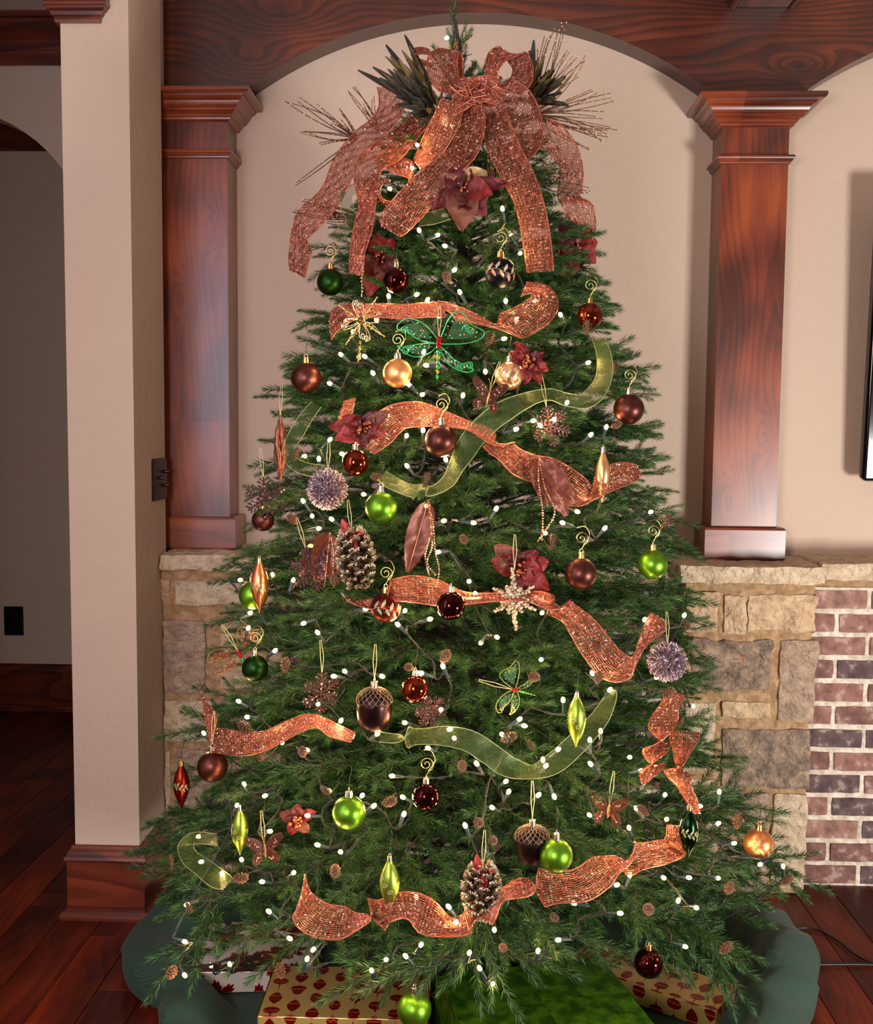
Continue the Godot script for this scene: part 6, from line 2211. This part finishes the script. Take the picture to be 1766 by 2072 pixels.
	for k in 420:   # the close inner growth of the upper crown
		var hh := rng.randf_range(1.45, 2.34)
		var az := rng.randf_range(-0.6, PI + 0.6)
		var rr := tree_radius(hh) * rng.randf_range(0.12, 0.62)
		var out := Vector3(cos(az), 0, sin(az))
		var p := out * rr + Vector3(0, hh, 0)
		var d := (out + Vector3(rng.randf_range(-0.5, 0.5), rng.randf_range(-0.2, 0.6), rng.randf_range(-0.5, 0.5))).normalized()
		var tip := p + d * 0.13
		if Vector2(tip.x, tip.z).length() < tree_radius(tip.y) * 0.95 and is_clear(tip, bins) and is_clear((p + tip) / 2.0, bins) and is_clear(p, bins):
			tips.append([Transform3D(facing(d, out * 0.4 + Vector3(0, 0.9, 0)).scaled_local(Vector3.ONE * 0.85), p), 1, -5.0])
	tips.sort_custom(func(a, b): return a[2] > b[2])
	for i in mini(300, tips.size()):
		part("branch_tip", kinds[tips[i][1]], M["needles"], o, tips[i][0])
	var rest := tips.slice(300)
	var mm := MultiMesh.new()
	mm.transform_format = MultiMesh.TRANSFORM_3D
	mm.mesh = kinds[1]
	mm.instance_count = rest.size()
	for i in rest.size():
		mm.set_instance_transform(i, rest[i][0])
	var mi := MultiMeshInstance3D.new()
	mi.name = "foliage"
	mi.multimesh = mm
	mi.material_override = M["needles"]
	mi.set_meta("kind", "stuff")
	o.add_child(mi)


# ---------------------------------------------------------------- small cones on the branches
func build_cones():
	var kinds := []
	for v in 3:
		rng.seed = 700 + v
		var s := Shape.new()
		s.col = Color(0.06, 0.03, 0.015)
		s.lathe([[0.0, 1.0], [0.35, 0.85], [0.45, 0.2], [0.30, -0.6], [0.0, -1.0]], 8)
		var n := 46
		for k in n:
			var t := (k + 0.5) / n
			var a := k * 2.39996
			var out := Vector3(sin(a), 0, cos(a))
			var side := Vector3(cos(a), 0, -sin(a))
			var r := 0.86 * pow(sin(PI * clampf(t * 0.80 + 0.13, 0, 1)), 0.75)
			var y := lerpf(0.92, -1.0, t)
			var lift := lerpf(0.55, -0.45, t)
			var w := 0.23
			var base := out * r * 0.35 + Vector3(0, y, 0)
			var tip := out * r + Vector3(0, y + lift * 0.35, 0)
			s.col = Color(0.06, 0.026, 0.012)
			var f := s.add(base)
			s.col = Color(0.16, 0.07, 0.032) * rng.randf_range(0.75, 1.3)
			s.add(base.lerp(tip, 0.75) + side * w + Vector3(0, 0.03, 0))
			s.add(tip + Vector3(0, 0.02, 0))
			s.add(base.lerp(tip, 0.75) - side * w + Vector3(0, 0.03, 0))
			s.col = Color(0.08, 0.035, 0.016)
			s.add(base.lerp(tip, 0.8) - Vector3(0, 0.14, 0))
			s.quad(f, f + 1, f + 2, f + 3)
			s.tri(f + 4, f + 2, f + 1)
			s.tri(f + 4, f + 3, f + 2)
		kinds.append(s.mesh(0.1))
	rng.seed = 777
	var spots := [
		[927, 98, 11, "on the topmost sprig above the bow"], [903, 560, 10, "between the upper plum ball and the near black ball"], [990, 687, 11, "just right of the green wire butterfly"], [1188, 660, 12, "against the bottom of the upper right copper ball"], [1241, 743, 11, "at the right edge above the brown ball with scroll hook"],
		[598, 918, 11, "beside the green ribbon curl at left"], [762, 965, 11, "at the left end of the long green ribbon"], [862, 968, 11, "above the sheer copper leaf in the middle"], [590, 1051, 11, "left of the lavender tinsel ball's lower edge"], [1348, 1055, 12, "on the far right branch beside the timber column's foot"],
		[938, 1091, 11, "right of the hanging bead strings"], [1118, 1095, 13, "below the copper leaves on the right, glowing brown"], [678, 1172, 14, "below left of the upper frosted pinecone"], [1247, 860, 10, "beside a light at the right edge"], [901, 1328, 14, "above right of the middle copper glass ball"],
		[1080, 1370, 13, "right of the small olive butterfly"], [1211, 1371, 11, "under the deep copper ribbon loop"], [1352, 1402, 13, "below the right tinsel ball"], [1390, 1264, 9, "at the right edge beside a bare bulb"], [1376, 1460, 10, "above the crumpled copper ribbon at right"], [495, 1471, 14, "under a light at the left edge"],
		[577, 1345, 13, "right of the left dark green ball"], [826, 1350, 11, "touching the top of the middle copper glass ball"], [525, 1522, 14, "under the lower left copper ribbon, pale"], [612, 1522, 12, "beside a light below the lower left ribbon"], [1031, 1492, 13, "above the low green ribbon loop"], [935, 1550, 13, "below the low green ribbon, near the centre"], [1074, 1508, 9, "a little right of the cone over the low green ribbon"],
		[788, 1622, 14, "between the lower lime ball and the low plum ball"], [968, 1664, 13, "right of a light below the low plum ball"], [1300, 1640, 12, "beside a light right of the lower butterfly"], [997, 1700, 12, "left of the dark brown acorn"], [678, 1763, 14, "above the left end of the lowest copper ribbon"], [487, 1777, 14, "at the end of the lower left green ribbon"],
		[1492, 1661, 13, "at the right, up and left from the satin copper ball"], [1475, 1797, 13, "on the low right branch before the pier's foot"], [1593, 1781, 12, "near the tip of the lowest right branch"], [1312, 1840, 15, "above a downward bulb at the lower right"], [1122, 1856, 11, "above the small dark gift gap at the bottom"], [1018, 1918, 11, "low in the centre above the green gift"],
		[567, 1964, 14, "over the gold gift at the lower left"], [347, 1968, 14, "at the far lower left over the green cloth"], [1469, 1918, 13, "over the green cloth at the right"], [1481, 2018, 13, "at the corner of the flat gold gift"], [382, 1836, 9, "under a light on the low left branch"], [345, 1740, 9, "on the longest low left branch"], [1206, 1305, 9, "behind the deep copper ribbon loop"], [660, 1600, 9, "just left of a light above the lower lime ball"]]
	for q in spots:
		var p := foliage_depth(q[0], q[1], 1.0)
		if q[1] < 120:
			p = on_z(q[0], q[1], 0.03)
		var r: float = q[2] * depth_of(p) / F
		keep_clear(p, r + 0.012, 0.02)
		var o := thing("pinecone", "small brown pinecone " + q[3], "pinecone", p, "small pinecones on the branches")
		var turn := Basis.from_euler(Vector3(rng.randf_range(-0.3, 1.4), rng.randf_range(-0.6, 0.6), rng.randf_range(-0.7, 0.7)))
		part("scales", kinds[rng.randi_range(0, 2)], M["cone scales"], o, Transform3D(turn.scaled_local(Vector3(1, 1.15, 1) * r), Vector3.ZERO))
		var s := Shape.new()
		s.tube(smooth_path([turn * Vector3(0, -r * 1.1, 0), turn * Vector3(0, -r * 1.6, 0) - Vector3(0, 0, 0.008), -Vector3(p.x, 0, p.z).normalized() * 0.05], 4), 0.001, 4)
		part("stalk", s.mesh(), M["branch wire"], o)
